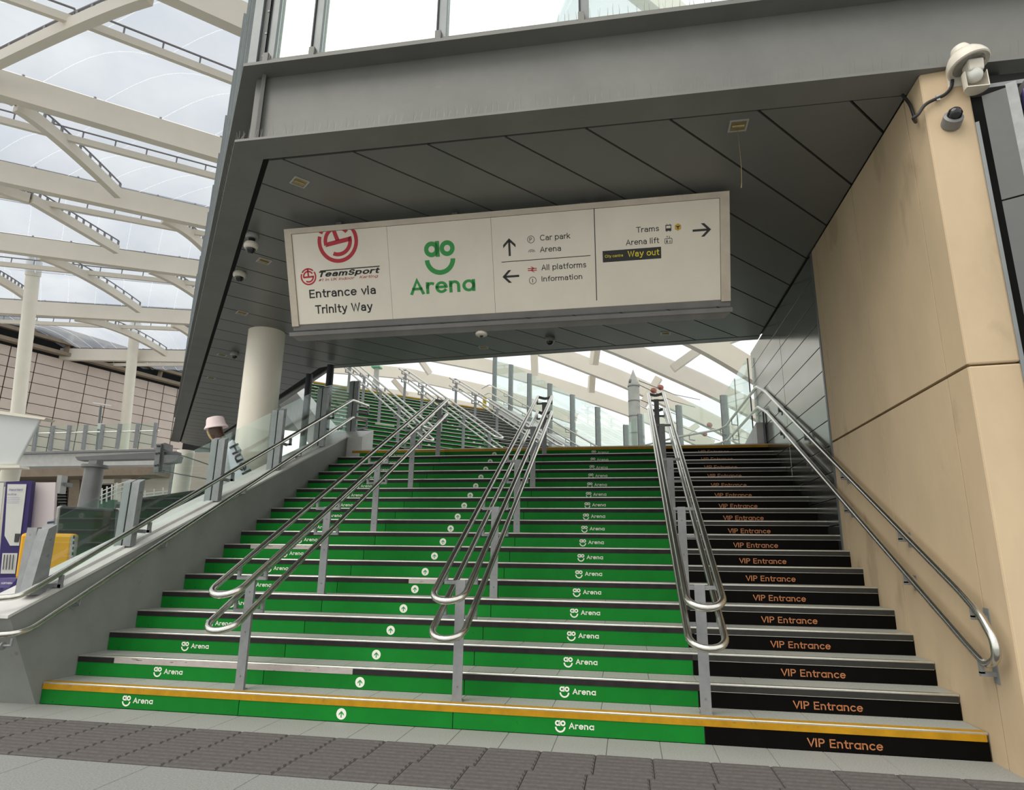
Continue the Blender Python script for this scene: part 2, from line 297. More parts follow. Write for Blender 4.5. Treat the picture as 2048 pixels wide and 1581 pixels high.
def text_mesh(body, weight=0.14, shear=0.0):
    key = (body, weight, shear)
    if key in TXT: return TXT[key]
    v = []; f = []; x = 0
    for ch in body:
        adv, st = GLYPH[ch]
        for sk in st:
            vv, ff = ribbon(sk, weight); i = len(v); v += [(x+p[0]+shear*p[1], p[1]) for p in vv]; f += [tuple(i+q for q in w_) for w_ in ff]
        x += adv+weight*0.75
    xs = [p[0] for p in v]; TXT[key] = (v, f, min(xs), max(xs)); return TXT[key]
class Flat:
    """flat print laid out in a 2D frame (u right, v up), turned into a thin mesh"""
    def __init__(s): s.v = []; s.f = []
    def add(s, v, f): i = len(s.v); s.v += v; s.f += [tuple(i+k for k in q) for q in f]; return s
    def text(s, body, u0, v0, width=None, cap=None, bold=0.0, shear=0.0):
        wt = bold if bold else 0.14; v, f, a, b = text_mesh(body, wt, shear); ch_ = 1+wt
        sx = (width/(b-a)) if width else cap/ch_; sy = cap/ch_ if cap else sx
        return s.add([(u0+(p[0]-a)*sx, v0+(p[1]+wt/2)*sy) for p in v], f)
    def poly(s, pts): return s.add([tuple(p) for p in pts], [tuple(range(len(pts)))])
    def line(s, a, b, wd):
        a = Vector(a); b = Vector(b); d = (b-a).normalized(); n = Vector((-d.y, d.x))*wd/2
        return s.poly([a-n, b-n, b+n, a+n])
    def arc(s, c, r0, r1, a0=0, a1=360, n=32, sy=1.0):
        v = []; f = []
        for k in range(n+1):
            t = math.radians(a0+(a1-a0)*k/n); v += [(c[0]+r0*math.cos(t), c[1]+r0*math.sin(t)*sy), (c[0]+r1*math.cos(t), c[1]+r1*math.sin(t)*sy)]
        for k in range(n): f.append((2*k, 2*k+1, 2*k+3, 2*k+2))
        return s.add(v, f)
    def disc(s, c, r, n=28): return s.poly([(c[0]+r*math.cos(2*math.pi*k/n), c[1]+r*math.sin(2*math.pi*k/n)) for k in range(n)])
    def arrow(s, c, L, ang, wd, wing):
        a = math.radians(ang); d = Vector((math.cos(a), math.sin(a))); n = Vector((-d.y, d.x)); c = Vector(c); tip = c+d*L/2; tail = c-d*L/2
        s.poly([tail-n*wd/2, tip-d*wd-n*wd/2, tip-d*wd+n*wd/2, tail+n*wd/2])
        for q in (1, -1):
            e = tip-d*wing+n*wing*q; s.poly([tip, tip-d*wd*1.45, e-d*wd*1.45+n*0, e] if q > 0 else [tip, e, e-d*wd*1.45, tip-d*wd*1.45])
        return s
    def mesh(s, name, O, U, V, lift):
        U = Vector(U); V = Vector(V); Nn = U.cross(V).normalized(); O = Vector(O)+Nn*lift
        me = bpy.data.meshes.new(name); me.from_pydata([tuple(O+U*p[0]+V*p[1]) for p in s.v], [], s.f); me.update(); return me
def ao_logo(F, u, v, wd):      # two-letter smile mark: width wd, top-left at (u, v)
    r = wd*0.245; c1 = (u+r, v-r); c2 = (u+wd-r, v-r)
    F.arc(c1, r*0.42, r, n=26); F.arc(c2, r*0.42, r, n=26)
    F.poly([(c1[0]+r*0.50, v-2*r), (c1[0]+r*1.06, v-2*r), (c1[0]+r*1.06, v), (c1[0]+r*0.50, v)])
    F.arc((u+wd*0.5, v-2.28*r), wd*0.35, wd*0.5, 182, 358, n=26)
# ================================================================== dimensions of the lower flight
H, T, W = 0.16, 0.308657, 6.72532
SL = H/T
NST = 18
ZL = H*NST                  # landing level
XB = (0.0, 1.706, 3.345, 5.045, W)
# ================================================================== floor
floor = struct(MB().box((-60, -30, -0.3), (40, 60, -0.02)).build('floor', 'granite'))
fs = MB(); slab = {}
def slab_mesh(key, wd, dp, th, m):
    if key not in slab:
        g = 0.0012
        b = 0.0025
        lo = [(g, g, -th), (wd-g, g, -th), (wd-g, dp-g, -th), (g, dp-g, -th)]; hi = [(g+b, g+b, 0), (wd-g-b, g+b, 0), (wd-g-b, dp-g-b, 0), (g+b, dp-g-b, 0)]
        mid = [(x, y, -b) for x, y, z in lo]; q = MB(); q.hexa(lo, mid); q.hexa(mid, hi); me = q.mesh(key); me.materials.append(M[m]); slab[key] = me
    return slab[key]
def place(name, me, parent, loc, rz=0):
    o = bpy.data.objects.new(name, me); COL.objects.link(o); o.location = loc; o.rotation_euler = (0, 0, rz); attach(o, parent); return o
# strip of paving between tactile strip and stairs
pw = 0.336
for i in range(-3, 21):
    x = 0.05+i*pw
    if x < -0.95 or x > 6.65: continue
    place('paving_slab', slab_mesh('paving_slab', pw if x+pw < 6.74 else 6.735-x, 0.40, 0.04, 'granite2') if x+pw < 6.74 else slab_mesh('paving_slab_cut', 6.735-x, 0.40, 0.04, 'granite2'), floor, (x, -0.405, 0.0))
# tactile corduroy slabs: two rows, eight bars each
def tactile_mesh():
    q = MB(); wd, dp = pw, 0.385; q.box((0.002, 0.002, -0.04), (wd-0.002, dp-0.002, 0.0))
    n = 6; pitch = dp/n
    for k in range(n):
        y0 = k*pitch+0.010; y1 = (k+1)*pitch-0.014; e = 0.006
        q.hexa([(0.006, y0, 0), (wd-0.006, y0, 0), (wd-0.006, y1, 0), (0.006, y1, 0)], [(0.012, y0+e, 0.007), (wd-0.012, y0+e, 0.007), (wd-0.012, y1-e, 0.007), (0.012, y1-e, 0.007)])
    me = q.mesh('tactile_slab'); me.materials.append(M['tactile']); return me
tm = tactile_mesh()
for r in range(2):
    for i in range(-8, 25):
        place('tactile_slab', tm, floor, (-0.01+i*pw-0.03*r, -0.79-0.385*r, 0.0))
# larger granite slabs in front
for r in range(2):
    for i in range(-5, 14):
        place('paving_slab', slab_mesh('paving_slab_large', 0.672, 0.60, 0.04, 'granite'), floor, (-0.1+i*0.672+0.336*(r % 2), -1.78-0.6*r, 0.0))
# ================================================================== staircases (same design twice)
def riser_print():
    out = []
    def ao_arena(u):
        F = Flat(); ao_logo(F, u, 0.094, 0.072); F.text('Arenq', u+0.094, 0.044, 0.17, 0.039, bold=0.20); return F
    out.append(('white_vinyl', ao_arena(0.728)))
    F = Flat(); F.arc((2.518, 0.054), 0.0, 0.038, n=30); out.append(('white_vinyl', F))
    F2 = Flat(); F2.arrow((2.518, 0.052), 0.044, 90, 0.0085, 0.019); out.append(('signgreen', F2))
    out.append(('white_vinyl', ao_arena(4.062)))
    F = Flat(); F.text('VIP Entrqnce', 5.672, 0.024, 0.446, 0.050, bold=0.165); out.append(('bronze', F))
    return out
RP = riser_print(); RPM = []
for k, (m, F) in enumerate(RP):
    me = F.mesh('lettering', (0, 0, 0), (1, 0, 0), (0, 0, 1), 0.0006*(k == 2)); me.materials.append(M[m]); RPM.append(me)
def shared(name, m, a, b):
    me = MB().box(a, b).mesh(name); me.materials.append(M[m]); return me
def trim_mesh(x0, x1, t):      # rounded aluminium edge
    q = MB(); pr = [(-0.006, -0.012), (-0.006, -0.004), (-0.003, 0.0005), (0.002, 0.002), (0.034, 0.002), (0.034, -0.012)]
    q.prism([(x0, y, z) for y, z in pr], (x1-x0, 0, 0)); me = q.mesh('nosing_trim'); me.materials.append(M['alu']); return me
PANEL = [[shared('riser_panel', m if s else m, (XB[j]+0.003, -0.003, 0.003), (XB[j+1]-0.003, 0.02, H-0.052)) for j in range(4) for m in [(('green', 'green2', 'green2', 'black'), ('green2', 'green', 'green', 'black'))[s][j]]] for s in range(2)]
TAPE = {m: shared('nosing_strip', m, (0.006, -0.007, -0.052), (XB[3], 0.02, -0.011)) for m in ('tape', 'yellow')}
TAPE_R = {m: shared('nosing_strip', m, (XB[3], -0.007, -0.052), (W-0.012, 0.02, -0.011)) for m in ('tape_grey', 'yellow')}
TRIM = trim_mesh(0.003, W-0.004, T); UNDER = shared('nosing_trim', 'alu', (XB[3]+0.05, -0.0075, -0.0545), (W-0.012, 0.01, -0.0515))
YTOP = shared('nosing_strip', 'yellow', (0.006, 0.001, 0.0015), (W-0.012, 0.05, 0.0035))
def step_core(t, wide):
    return shared('step', 'stair_core', (0, 0.012, -H), (wide, t+0.03, -0.026))
def tread_slabs(step, t, W_, pieces, base):
    if pieces:
        n = 20; wd = W_/n
        for i in range(n): place('tread_slab', slab_mesh('tread_%.3f' % t, wd, t+0.005, 0.026, 'tread'), step, base @ Vector((i*wd, 0.012, 0)))
    else:
        me = slab.setdefault('treadlong%.3f' % t, None)
        if me is None: me = shared('tread_slab', 'tread', (0.002, 0.012, -0.026), (W_-0.002, t+0.012, 0.0)); slab['treadlong%.3f' % t] = me
        o = place('tread_slab', me, step, base.translation); o.rotation_euler = base.to_euler()
def flight(root, n, t, M0, yellow, bare, pieces_below):
    core = step_core(t, W); rz = M0.to_euler().z
    def put(name, me, par, off):
        o = bpy.data.objects.new(name, me); COL.objects.link(o); o.location = M0 @ Vector(off); o.rotation_euler = (0, 0, rz); attach(o, par); return o
    for k in range(n):
        z1 = (k+1)*H; y = k*t
        st = put('step', core, root, (0, y, z1))
        nb = M0 @ Matrix.Translation((0, y, z1))
        if k < pieces_below:
            ns = 20; wd = W/ns
            for i in range(ns):
                put('tread_slab', slab_mesh('tread_slab%.3f' % t, wd, t+0.005, 0.026, 'tread'), st, (i*wd, y+0.012, z1))
        else: tread_slabs(st, t, W, False, nb)
        ylw = (k+1) in yellow
        if (k+1) in bare:
            x0, x1 = bare[k+1]
            for a, b, m in ((0.006, x0, 'tape'), (x0, x1, 'tape_bare'), (x1, XB[3], 'tape')):
                put('nosing_strip', shared('nosing_strip', m, (a, -0.007, -0.052), (b, 0.02, -0.011)), st, (0, y, z1))
        else: put('nosing_strip', TAPE['yellow' if ylw else 'tape'], st, (0, y, z1))
        put('nosing_strip', TAPE_R['yellow' if ylw else 'tape_grey'], st, (0, y, z1))
        put('nosing_trim', TRIM, st, (0, y, z1))
        if ylw: put('nosing_strip', YTOP, st, (0, y, z1))
        else: put('nosing_trim', UNDER, st, (0, y, z1))
        for j in range(4): put('riser_panel', PANEL[k % 2][j], st, (0, y, k*H))
        for j in range(5): put('lettering', RPM[j], st, (0, y-0.0042, k*H))
stair = thing('staircase', 'wide lower staircase with green risers, black VIP lane at the right and yellow first nosing', 'staircase')
flight(stair, NST, T, Matrix.Identity(4), {1, 18}, {2: (0.349, 2.453), 8: (0.337, 1.123), 6: (2.452, 2.768)}, 7)
# landing
TH2 = math.radians(43.6); N2 = Vector((math.cos(TH2), math.sin(TH2), 0)); U2 = Vector((-math.sin(TH2), math.cos(TH2), 0))
S0, W0, T2, NS2 = 4.2, 5.53, 0.304, 19
def S2(s, w_, z): return N2*(S0+s)+U2*w_+Vector((0, 0, z))
lp = [(0.0, 5.30), (6.70, 5.30), (6.66, 8.45), tuple(S2(W+0.3, W0-0.6, 0)[:2]), tuple(S2(W+0.3, W0+0.1, 0)[:2]), tuple(S2(0, W0+0.1, 0)[:2]), (-1.6, 6.6), (-0.42, 5.30)]
struct(MB().prism([(x, y, ZL-0.25) for x, y in lp], (0, 0, 0.25)).build('landing', 'tread'))
stair2 = thing('staircase', 'upper staircase climbing left beyond the landing, green and black risers in daylight', 'staircase', S2(0, W0, ZL))
M2 = Matrix.Translation(S2(0, W0, ZL)) @ Matrix.Rotation(TH2, 4, 'Z')
flight(stair2, NS2, T2, M2, {19}, {9: (1.5, 2.0)}, 0)
# sloped underside and top landing of the upper flight
q = MB(); wend = W0+NS2*T2
q.hexa([S2(0, W0, ZL-0.25), S2(W, W0, ZL-0.25), S2(W, W0+0.35, ZL-0.25), S2(0, W0+0.35, ZL-0.25)], [S2(0, W0+NS2*T2, ZL+NS2*H-0.35), S2(W, W0+NS2*T2, ZL+NS2*H-0.35), S2(W, wend+0.1, ZL+NS2*H-0.18), S2(0, wend+0.1, ZL+NS2*H-0.18)])
q.build('stair_underside', 'soffit', stair2)
zt = ZL+NS2*H
struct(MB().hexa([S2(-0.5, wend+0.005, zt-0.3), S2(W+0.5, wend+0.005, zt-0.3), S2(W+0.5, wend+6, zt-0.3), S2(-0.5, wend+6, zt-0.3)], [S2(-0.5, wend+0.005, zt-0.002), S2(W+0.5, wend+0.005, zt-0.002), S2(W+0.5, wend+6, zt-0.002), S2(-0.5, wend+6, zt-0.002)]).build('landing', 'tread'))
# grey side parapets of the upper flight
def parapet2(s0, s1, name):
    q = MB(); a = W0-0.45; b = wend
    prof = [(a, ZL-0.02), (a, ZL+0.30), (b, zt+0.42), (b, zt-0.4), (a+0.7, ZL-0.02)]
    q.hexa([S2(s0, w_, z) for w_, z in prof], [S2(s1, w_, z) for w_, z in prof]); return q.build(name, 'coping', stair2)
parapet2(W+0.012, W+0.30, 'side_parapet'); parapet2(-0.30, -0.012, 'side_parapet')
# ================================================================== left parapet wall
def ztop(y): return 0.855+0.428*y
q = MB(); pr = [(-0.035, 0.0), (-0.41, 0.68), (5.22, ztop(5.22)), (5.50, 3.17), (5.50, ZL-0.3), (0.5, 0.0)]
q.prism([(-0.42, y, z) for y, z in pr], (0.418, 0, 0))
wl = struct(q.build('wall_left', 'paintgrey'))
q = MB(); q.prism([(-0.45, -0.43, 0.668), (-0.45, 5.22, ztop(5.22)), (-0.45, 5.22, ztop(5.22)+0.022), (-0.45, -0.43, 0.69)], (0.455, 0, 0)); q.build('coping', 'coping', wl)
q = MB(); q.hexa([(-0.42, 5.225, ZL-0.2), (0.262, 5.225+0.02, ZL-0.2), (0.262, 5.7, ZL-0.2), (-0.42, 5.7, ZL-0.2)], [(-0.42, 5.225, 3.09), (0.262, 5.245, 3.105), (0.262, 5.7, 3.3), (-0.42, 5.7, 3.3)]); q.build('end_block', 'coping', wl)
# ------------------------------------------------------------------ tubes helpers
def fillet(pts, r=0.06, n=5):
    pts = [Vector(p) for p in pts]; out = [pts[0]]
    for k in range(1, len(pts)-1):
        a, b, c = pts[k-1], pts[k], pts[k+1]; d1 = (a-b); d2 = (c-b); rr = min(r, d1.length*0.45, d2.length*0.45)
        p, s_ = b+d1.normalized()*rr, b+d2.normalized()*rr
        for j in range(n+1):
            t = j/n; out.append(p*(1-t)**2+b*2*t*(1-t)+s_*t*t)
    out.append(pts[-1]); return out
def uloop(Mx, x0, x1, ylo, yhi, zf, hook=True):     # rail pair joined by a half ring at the lower end, hook at the top
    xc = (x0+x1)/2; rad = (x1-x0)/2; pts = [(x0, yhi, zf(yhi))]
    for j in range(13):
        a = math.pi+math.pi*j/12; y = ylo+math.sin(a)*rad; pts.append((xc+math.cos(a)*rad, y, zf(y)))
    pts.append((x1, yhi, zf(yhi)))
    out = [Mx @ Vector(p) for p in pts]
    return out
def centre_rail(root, Mx, xc, ys, zoff_base, zu, zl, yend, slope, yst=-0.20):
    hw = 0.115
    for z0, nm in ((zu, 'rail'), (zl, 'rail')):
        f = lambda y, z0=z0: z0+slope*y
        pts = uloop(Mx, xc-hw, xc+hw, yst, yend, f)
        o = MB().tube(pts, 0.0245, 12).build(nm, 'steel', root, True)
        e = [Mx @ Vector(p) for p in ((xc-hw, yend, f(yend)), (xc-hw, yend+0.05, f(yend)+0.015), (xc, yend+0.10, f(yend)-0.01), (xc+hw, yend+0.05, f(yend)+0.015), (xc+hw, yend, f(yend)))]
        MB().tube(fillet(e, 0.05), 0.022, 10).build('rail_end', 'postgrey', root, True)
    for y, zb in ys:
        zt_ = zu+slope*y-0.085; q = MB()
        def bx(qq, a, b):
            x0, y0, z0_ = a; x1, y1, z1_ = b
            qq.hexa([Mx @ Vector(p) for p in ((x0, y0, z0_), (x1, y0, z0_), (x1, y1, z0_), (x0, y1, z0_))], [Mx @ Vector(p) for p in ((x0, y0, z1_), (x1, y0, z1_), (x1, y1, z1_), (x0, y1, z1_))])
        bx(q, (xc-0.036, y-0.022, zb), (xc+0.036, y-0.016, zt_)); bx(q, (xc-0.026, y-0.016, zb), (xc+0.026, y+0.022, zt_)); bx(q, (xc-0.042, y-0.028, zb), (xc+0.042, y+0.03, zb+0.008))
        p = q.build('post', 'postgrey', root)
        for z0 in (zu, zl):
            b = MB(); zz = z0+slope*y-0.085
            bx(b, (xc-hw-0.012, y-0.014, zz-0.03), (xc+hw+0.012, y+0.010, zz-0.004))
            for sx in (-1, 1): bx(b, (xc+sx*hw-0.012, y-0.014, zz-0.006), (xc+sx*hw+0.012, y+0.010, zz+0.066))
            b.build('bracket', 'postgrey', p)
        bo = MB()
        for zz in (zb+0.10, (zb+zt_)/2, zt_-0.12): bo.lathe([(0.007, 0), (0.006, 0.004)], Mx @ Vector((xc, y-0.022, zz)), 8, (Mx.to_3x3() @ Vector((0, -1, 0))))
        bo.build('bolt', 'mastgrey', p)['kind'] = 'stuff'
I4 = Matrix.Identity(4)
YS = [0.095+1.2346*k for k in range(5)]
for xc, lb in ((1.645, 'steel double handrail nearest the left wall, standing on the lower stairs'), (3.35, 'steel double handrail in the middle of the lower stairs, among green risers'), (5.07, 'steel double handrail between the green risers and the black VIP lane')):
    root = thing('handrail', lb, 'handrail', (xc, YS[0], H))
    centre_rail(root, I4, xc, [(y, H*(int((y+1e-6)//T)+1)) for y in YS], 0, 1.03, 0.785, 5.06, SL)
SL2 = H/T2
for xc, lb in ((1.645, 'left double handrail on the upper staircase'), (3.35, 'middle double handrail on the upper staircase'), (5.07, 'right double handrail on the upper staircase beside its black risers')):
    root = thing('handrail', lb, 'handrail', M2 @ Vector((xc, 0.3, 0.32)))
    centre_rail(root, M2, xc, [(y, H*(int((y+1e-6)//T2)+1)) for y in [0.16+1.216*k for k in range(5)]], 0, 1.03, 0.785, 5.2, SL2)
# ------------------------------------------------------------------ left glass balustrade and its rails
gb = thing('glass_balustrade', 'glass balustrade with grey steel posts on the sloped grey wall left of the stairs', 'balustrade', (-0.15, -0.12, 0.82))
gy = [-0.12, 0.80, 2.05, 3.29, 4.54, 5.70]
def ggt(y): return 1.44+SL*y if y < 4.6 else 1.44+SL*4.6+(y-4.6)*0.36
for k, y in enumerate(gy):
    zb = ztop(y)+0.02 if y < 5.3 else 3.25; zt_ = ggt(y)
    q = MB(); a = 0.035
    if k == 0:
        q.prism([(-0.16, y-0.10, zb), (-0.16, y-0.05, zb+0.42), (-0.16, y-0.035, zt_-0.04), (-0.16, y+0.04, zt_), (-0.16, y+0.05, zb)], (0.10, 0, 0)); q.box((-0.26, y-0.04, zb), (-0.165, y+0.04, zt_-0.03))
    else:
        for x0, x1 in ((-0.235, -0.158), (-0.142, -0.06)):
            q.prism([(x0, y-a, zb), (x0, y-a, zt_-a*SL-0.012), (x0, y+a, zt_+a*SL-0.012), (x0, y+a, zb)], (x1-x0, 0, 0))
    p = q.build('post', 'postgrey', gb)
    g_ = MB().box((-0.158, y-0.03, zb), (-0.142, y+0.03, zt_-0.03)).build('gasket', 'gasket', p)
    bo = MB()
    for zz in (zb+0.12, zb+(zt_-zb)*0.55, zt_-0.12): bo.lathe([(0.012, 0), (0.010, 0.006)], (-0.06, y, zz), 8, (1, 0, 0))
    bo.build('bolt', 'mastgrey', p)['kind'] = 'stuff'
    if k < 5:
        for z0, wx in ((1.005, 0.0), ):
            zz = z0+SL*(y+0.12)-0.03; b = MB(); b.box((-0.06, y+0.10, zz-0.10), (0.02, y+0.125, zz-0.075)); b.box((-0.015, y+0.10, zz-0.10), (0.015, y+0.125, zz)); b.box((-0.075, y+0.0, zz-0.105), (-0.055, y+0.14, zz-0.07)); b.build('bracket', 'postgrey', p)
for k in range(5):
    y0, y1 = gy[k]+0.03, gy[k+1]-0.03; z0 = ztop(y0)+0.04; z1 = ztop(min(y1, 5.3))+0.04
    MB().prism([(-0.156, y0, z0), (-0.156, y1, z1), (-0.156, y1, ggt(y1)), (-0.156, y0, ggt(y0))], (0.012, 0, 0)).build('glass_pane', 'glass', gb)
    MB().prism([(-0.19, gy[k]+0.04, ztop(gy[k]+0.04)+0.02), (-0.19, gy[k+1]-0.04, ztop(min(gy[k+1], 5.3)-0.04)+0.02), (-0.19, gy[k+1]-0.04, ztop(min(gy[k+1], 5.3)-0.04)+0.045), (-0.19, gy[k]+0.04, ztop(gy[k]+0.04)+0.045)], (0.08, 0, 0)).build('glass_channel', 'coping', gb)
hl = thing('handrail', 'pair of steel handrails along the grey left wall and glass balustrade', 'handrail', (0.0, -0.3, 0.0))
up = [(-0.42, -0.62, 0.80), (-0.20, -0.52, 0.80), (-0.02, -0.36, 0.82), (0.0, -0.24, 1.005+SL*-0.24), (0.0, 5.32, 1.005+SL*5.32), tuple(hz(737, 813, 3.74)), ]
MB().tube(fillet(up, 0.05), 0.0245, 12).build('rail', 'steel', hl, True)
lo = [(-0.30, -0.62, 0.55), (-0.13, -0.52, 0.545), (0.05, -0.38, 0.56), (0.07, -0.28, 0.73+SL*-0.28), (0.07, 5.25, 0.725+SL*5.25), tuple(hz(734, 841, 3.42))]
MB().tube(fillet(lo, 0.05), 0.0235, 12).build('rail', 'steel', hl, True)
for y in (-0.42, 0.15, 1.10, 2.35, 3.6, 4.85):
    zz = 0.725+SL*y if y > -0.3 else 0.55; b = MB(); b.tube([(0.07, y, zz-0.02), (0.07, y, zz-0.07), (0.0, y, zz-0.075)], 0.010, 8); b.lathe([(0.03, 0), (0.028, 0.008)], (-0.002, y, zz-0.075), 12, (1, 0, 0)); b.build('bracket', 'postgrey', hl)
for z_, a, c in ((3.72, (711, 800), (737, 813)), (3.41, (709, 832), (734, 841))):
    P0 = hz(*c, z_); b = MB(); b.bar((0.02, 5.45, z_-0.13), (P0.x, P0.y, z_-0.13), 0.012, 0.035); b.bar((P0.x, P0.y, z_-0.145), (P0.x, P0.y-0.001, z_+0.0), 0.03, 0.012, up=(0, 1, 0)); b.build('bracket', 'postgrey', hl)
# ================================================================== right wall: beige precast and dark cladding
def xw(y): return 6.735-0.010*(y+0.4)
wr = sempty('wall_right', (6.8, 2.5, 0))
MB().hexa([(6.775, -0.35, 0), (7.3, -0.35, 0), (7.3, 6.0, 0), (6.73, 6.0, 0)], [(6.775, -0.35, 4.56), (7.3, -0.35, 4.56), (7.3, 6.0, 4.56), (6.73, 6.0, 4.56)]).build('wall_core', 'stonejoint', wr)
def wpanel(y0, y1, z0, z1, m, name='panel', d=0.035, g=0.004):
    a = [(xw(y0+g), y0+g, z0+g), (xw(y1-g), y1-g, z0+g), (xw(y1-g), y1-g, z1-g), (xw(y0+g), y0+g, z1-g)]
    MB().prism(a, (d+0.02, 0, 0)).build(name, m, wr, bevel=0.0012 if m == 'stone' else 0.003)
ys_ = [-0.44, -0.17, 1.0, 2.16, 2.32]
for j in range(4):
    wpanel(ys_[j], ys_[j+1], -0.01, 2.375, 'stone', g=0.0055); wpanel(ys_[j], ys_[j+1], 2.385, 4.548, 'stone', g=0.0055)
# pillar front return
for z0, z1 in ((-0.01, 2.375), (2.385, 4.56)):
    q = MB(); q.hexa([(xw(-.44)+0.002, -0.439, z0), (7.02, -0.475, z0), (7.02, -0.30, z0), (xw(-.44)+0.06, -0.30, z0)], [(xw(-.44)+0.002, -0.439, z1), (7.02, -0.475, z1), (7.02, -0.30, z1), (xw(-.44)+0.06, -0.30, z1)]); q.build('panel', 'stone', wr, bevel=0.012)
# dark cladding planks
ROW = 0.272
for k in range(9):
    z0 = 2.08+k*ROW; z1 = z0+ROW
    if z0 > 4.5: break
    for y0, y1 in ((2.36, 4.02), (4.02, 5.95)):
        wpanel(y0, y1, z0, min(z1, 4.53), 'clad', g=0.004)
for k in range(6):
    z0 = 2.08-(k+1)*ROW; wpanel(2.36, 4.02, z0, z0+ROW, 'clad', g=0.004)
MB().prism([(xw(2.32)-0.008, 2.32, 0.9), (xw(2.36)-0.008, 2.36, 0.9), (xw(2.36)-0.008, 2.36, 4.53), (xw(2.32)-0.008, 2.32, 4.53)], (0.06, 0, 0)).build('edge_trim', 'mull', wr)
# upstand beside the top landing
q = MB(); q.prism([(6.55, 5.32, ZL), (6.55, 7.4, ZL), (6.55, 7.4, ZL+0.06), (6.55, 5.32, 3.22)], (0.12, 0, 0)); q.build('upstand', 'coping', wr)
MB().box((6.645, 5.27, ZL-0.16), (6.67, 5.30, 3.42)).build('upstand_end', 'mull', wr)
# right handrail: two rails joined by a bend at the foot
hr = thing('handrail', 'steel handrail pair with a rounded end bend on the beige right wall', 'handrail', (6.655, -0.3, 0.7))
XR = 6.655; zu = lambda y: 1.035+SL*y; zl = lambda y: 0.715+SL*y
pts = [(6.52, 8.0, 3.72), (6.60, 5.30, zu(5.3)), (XR, 5.0, zu(5.0)), (XR, -0.10, zu(-0.10))]
y0 = -0.13
pts += [(XR, -0.27, zu(-0.27)-0.015), (XR, -0.40, zu(-0.40)-0.09), (XR, -0.40, zl(-0.40)+0.13), (XR, -0.28, zl(-0.28)+0.01), (XR, -0.12, zl(-0.12)), (XR, 5.0, zl(5.0)), (6.60, 5.30, zl(5.3)), (6.52, 8.0, 3.43)]
MB().tube(fillet(pts, 0.07, 4), 0.0245, 12).build('rail', 'steel', hr, True)
for y in (-0.20, 0.75, 1.95, 3.1, 4.25):
    for f in (zu, zl):
        zz = f(y); b = MB(); b.box((XR-0.012, y-0.012, zz-0.085), (XR+0.012, y+0.012, zz-0.01)); b.box((XR-0.012, y-0.012, zz-0.10), (xw(y)+0.004, y+0.012, zz-0.075)); b.box((xw(y)-0.006, y-0.03, zz-0.14), (xw(y)+0.004, y+0.03, zz-0.03)); b.build('bracket', 'postgrey', hr)
# ================================================================== soffit of the footbridge
ZS = 4.55
A49 = math.radians(49); D49 = Vector((math.cos(A49), math.sin(A49))); NW = Vector((-math.sin(A49), math.cos(A49)))
A129 = math.radians(128.8); DL = Vector((math.cos(A129), math.sin(A129)))
fl = Vector((1.399, -0.50)); gl = Vector((1.545, -0.205))     # front-left flange corner, front-left groove corner
LEN = 17.0
outer_far = fl+DL*LEN; groove_far = gl+DL*LEN
inner0 = Vector((-0.72, 5.88)); DIN = Vector((math.cos(math.radians(135)), math.sin(math.radians(135)))); inner_far = inner0+DIN*11.5
c_far_r = Vector((6.665, 5.13)); d_far = Vector((-0.60, 5.76))
poly = [gl, Vector((6.725, -0.225)), c_far_r, d_far, inner0+Vector((-0.25, 0.02)), inner_far+Vector((-0.12, -0.12)), groove_far]
def clip(pl, n, c, keep_less):
    out = []
    for i in range(len(pl)):
        a, b = pl[i-1], pl[i]; da = n.dot(a)-c; db = n.dot(b)-c
        if not keep_less: da, db = -da, -db
        if (da <= 0) != (db <= 0): out.append(a+(b-a)*(da/(da-db)))
        if db <= 0: out.append(b)
    return out
ceil = sempty('ceiling', (3, 3, ZS))
wk = -1.405-0.505*8; kk = 0
while wk < 15.5:
    pl = clip(clip(poly, NW, wk+0.010, False), NW, wk+0.505-0.010, True)
    pl = [p for i, p in enumerate(pl) if (p-pl[i-1]).length > 1e-4]
    if len(pl) > 2:
        MB().prism([(p.x, p.y, ZS) for p in pl], (0, 0, 0.03)).build('soffit_panel', 'soffit', ceil)
    wk += 0.505
# dark void above panels
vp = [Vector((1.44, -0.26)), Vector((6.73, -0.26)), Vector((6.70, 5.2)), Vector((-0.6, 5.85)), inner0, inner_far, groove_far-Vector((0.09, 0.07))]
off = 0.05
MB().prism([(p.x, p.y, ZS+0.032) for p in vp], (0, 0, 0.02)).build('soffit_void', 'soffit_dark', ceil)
# edge trims: far edge and inner edge
q = MB(); q.prism([(6.68, 5.15, ZS-0.004), (6.68, 5.32, ZS-0.004), (-0.72, 5.96, ZS-0.004), (-0.60, 5.78, ZS-0.004)], (0, 0, 0.6)); q.build('edge_trim', 'soffit', ceil)
q = MB(); a = Vector((-0.60, 5.78)); b = inner_far+Vector((-0.1, -0.1)); q.prism([(a.x, a.y, ZS-0.004), (-0.72, 5.96, ZS-0.004), (inner_far.x+0.15, inner_far.y+0.15, ZS-0.004), (b.x, b.y, ZS-0.004)], (0, 0, 0.6)); q.build('edge_trim', 'soffit', ceil)
# ================================================================== footbridge beams and glazing
fb = thing('footbridge', 'grey steel footbridge beam with glazed side and bird spikes above the stairs', 'footbridge', (1.4, -0.5, ZS))
ZU = 5.30
XE = 9.2
def off_line(d, k): return Vector((d.y, -d.x))*k     # to the right of direction d
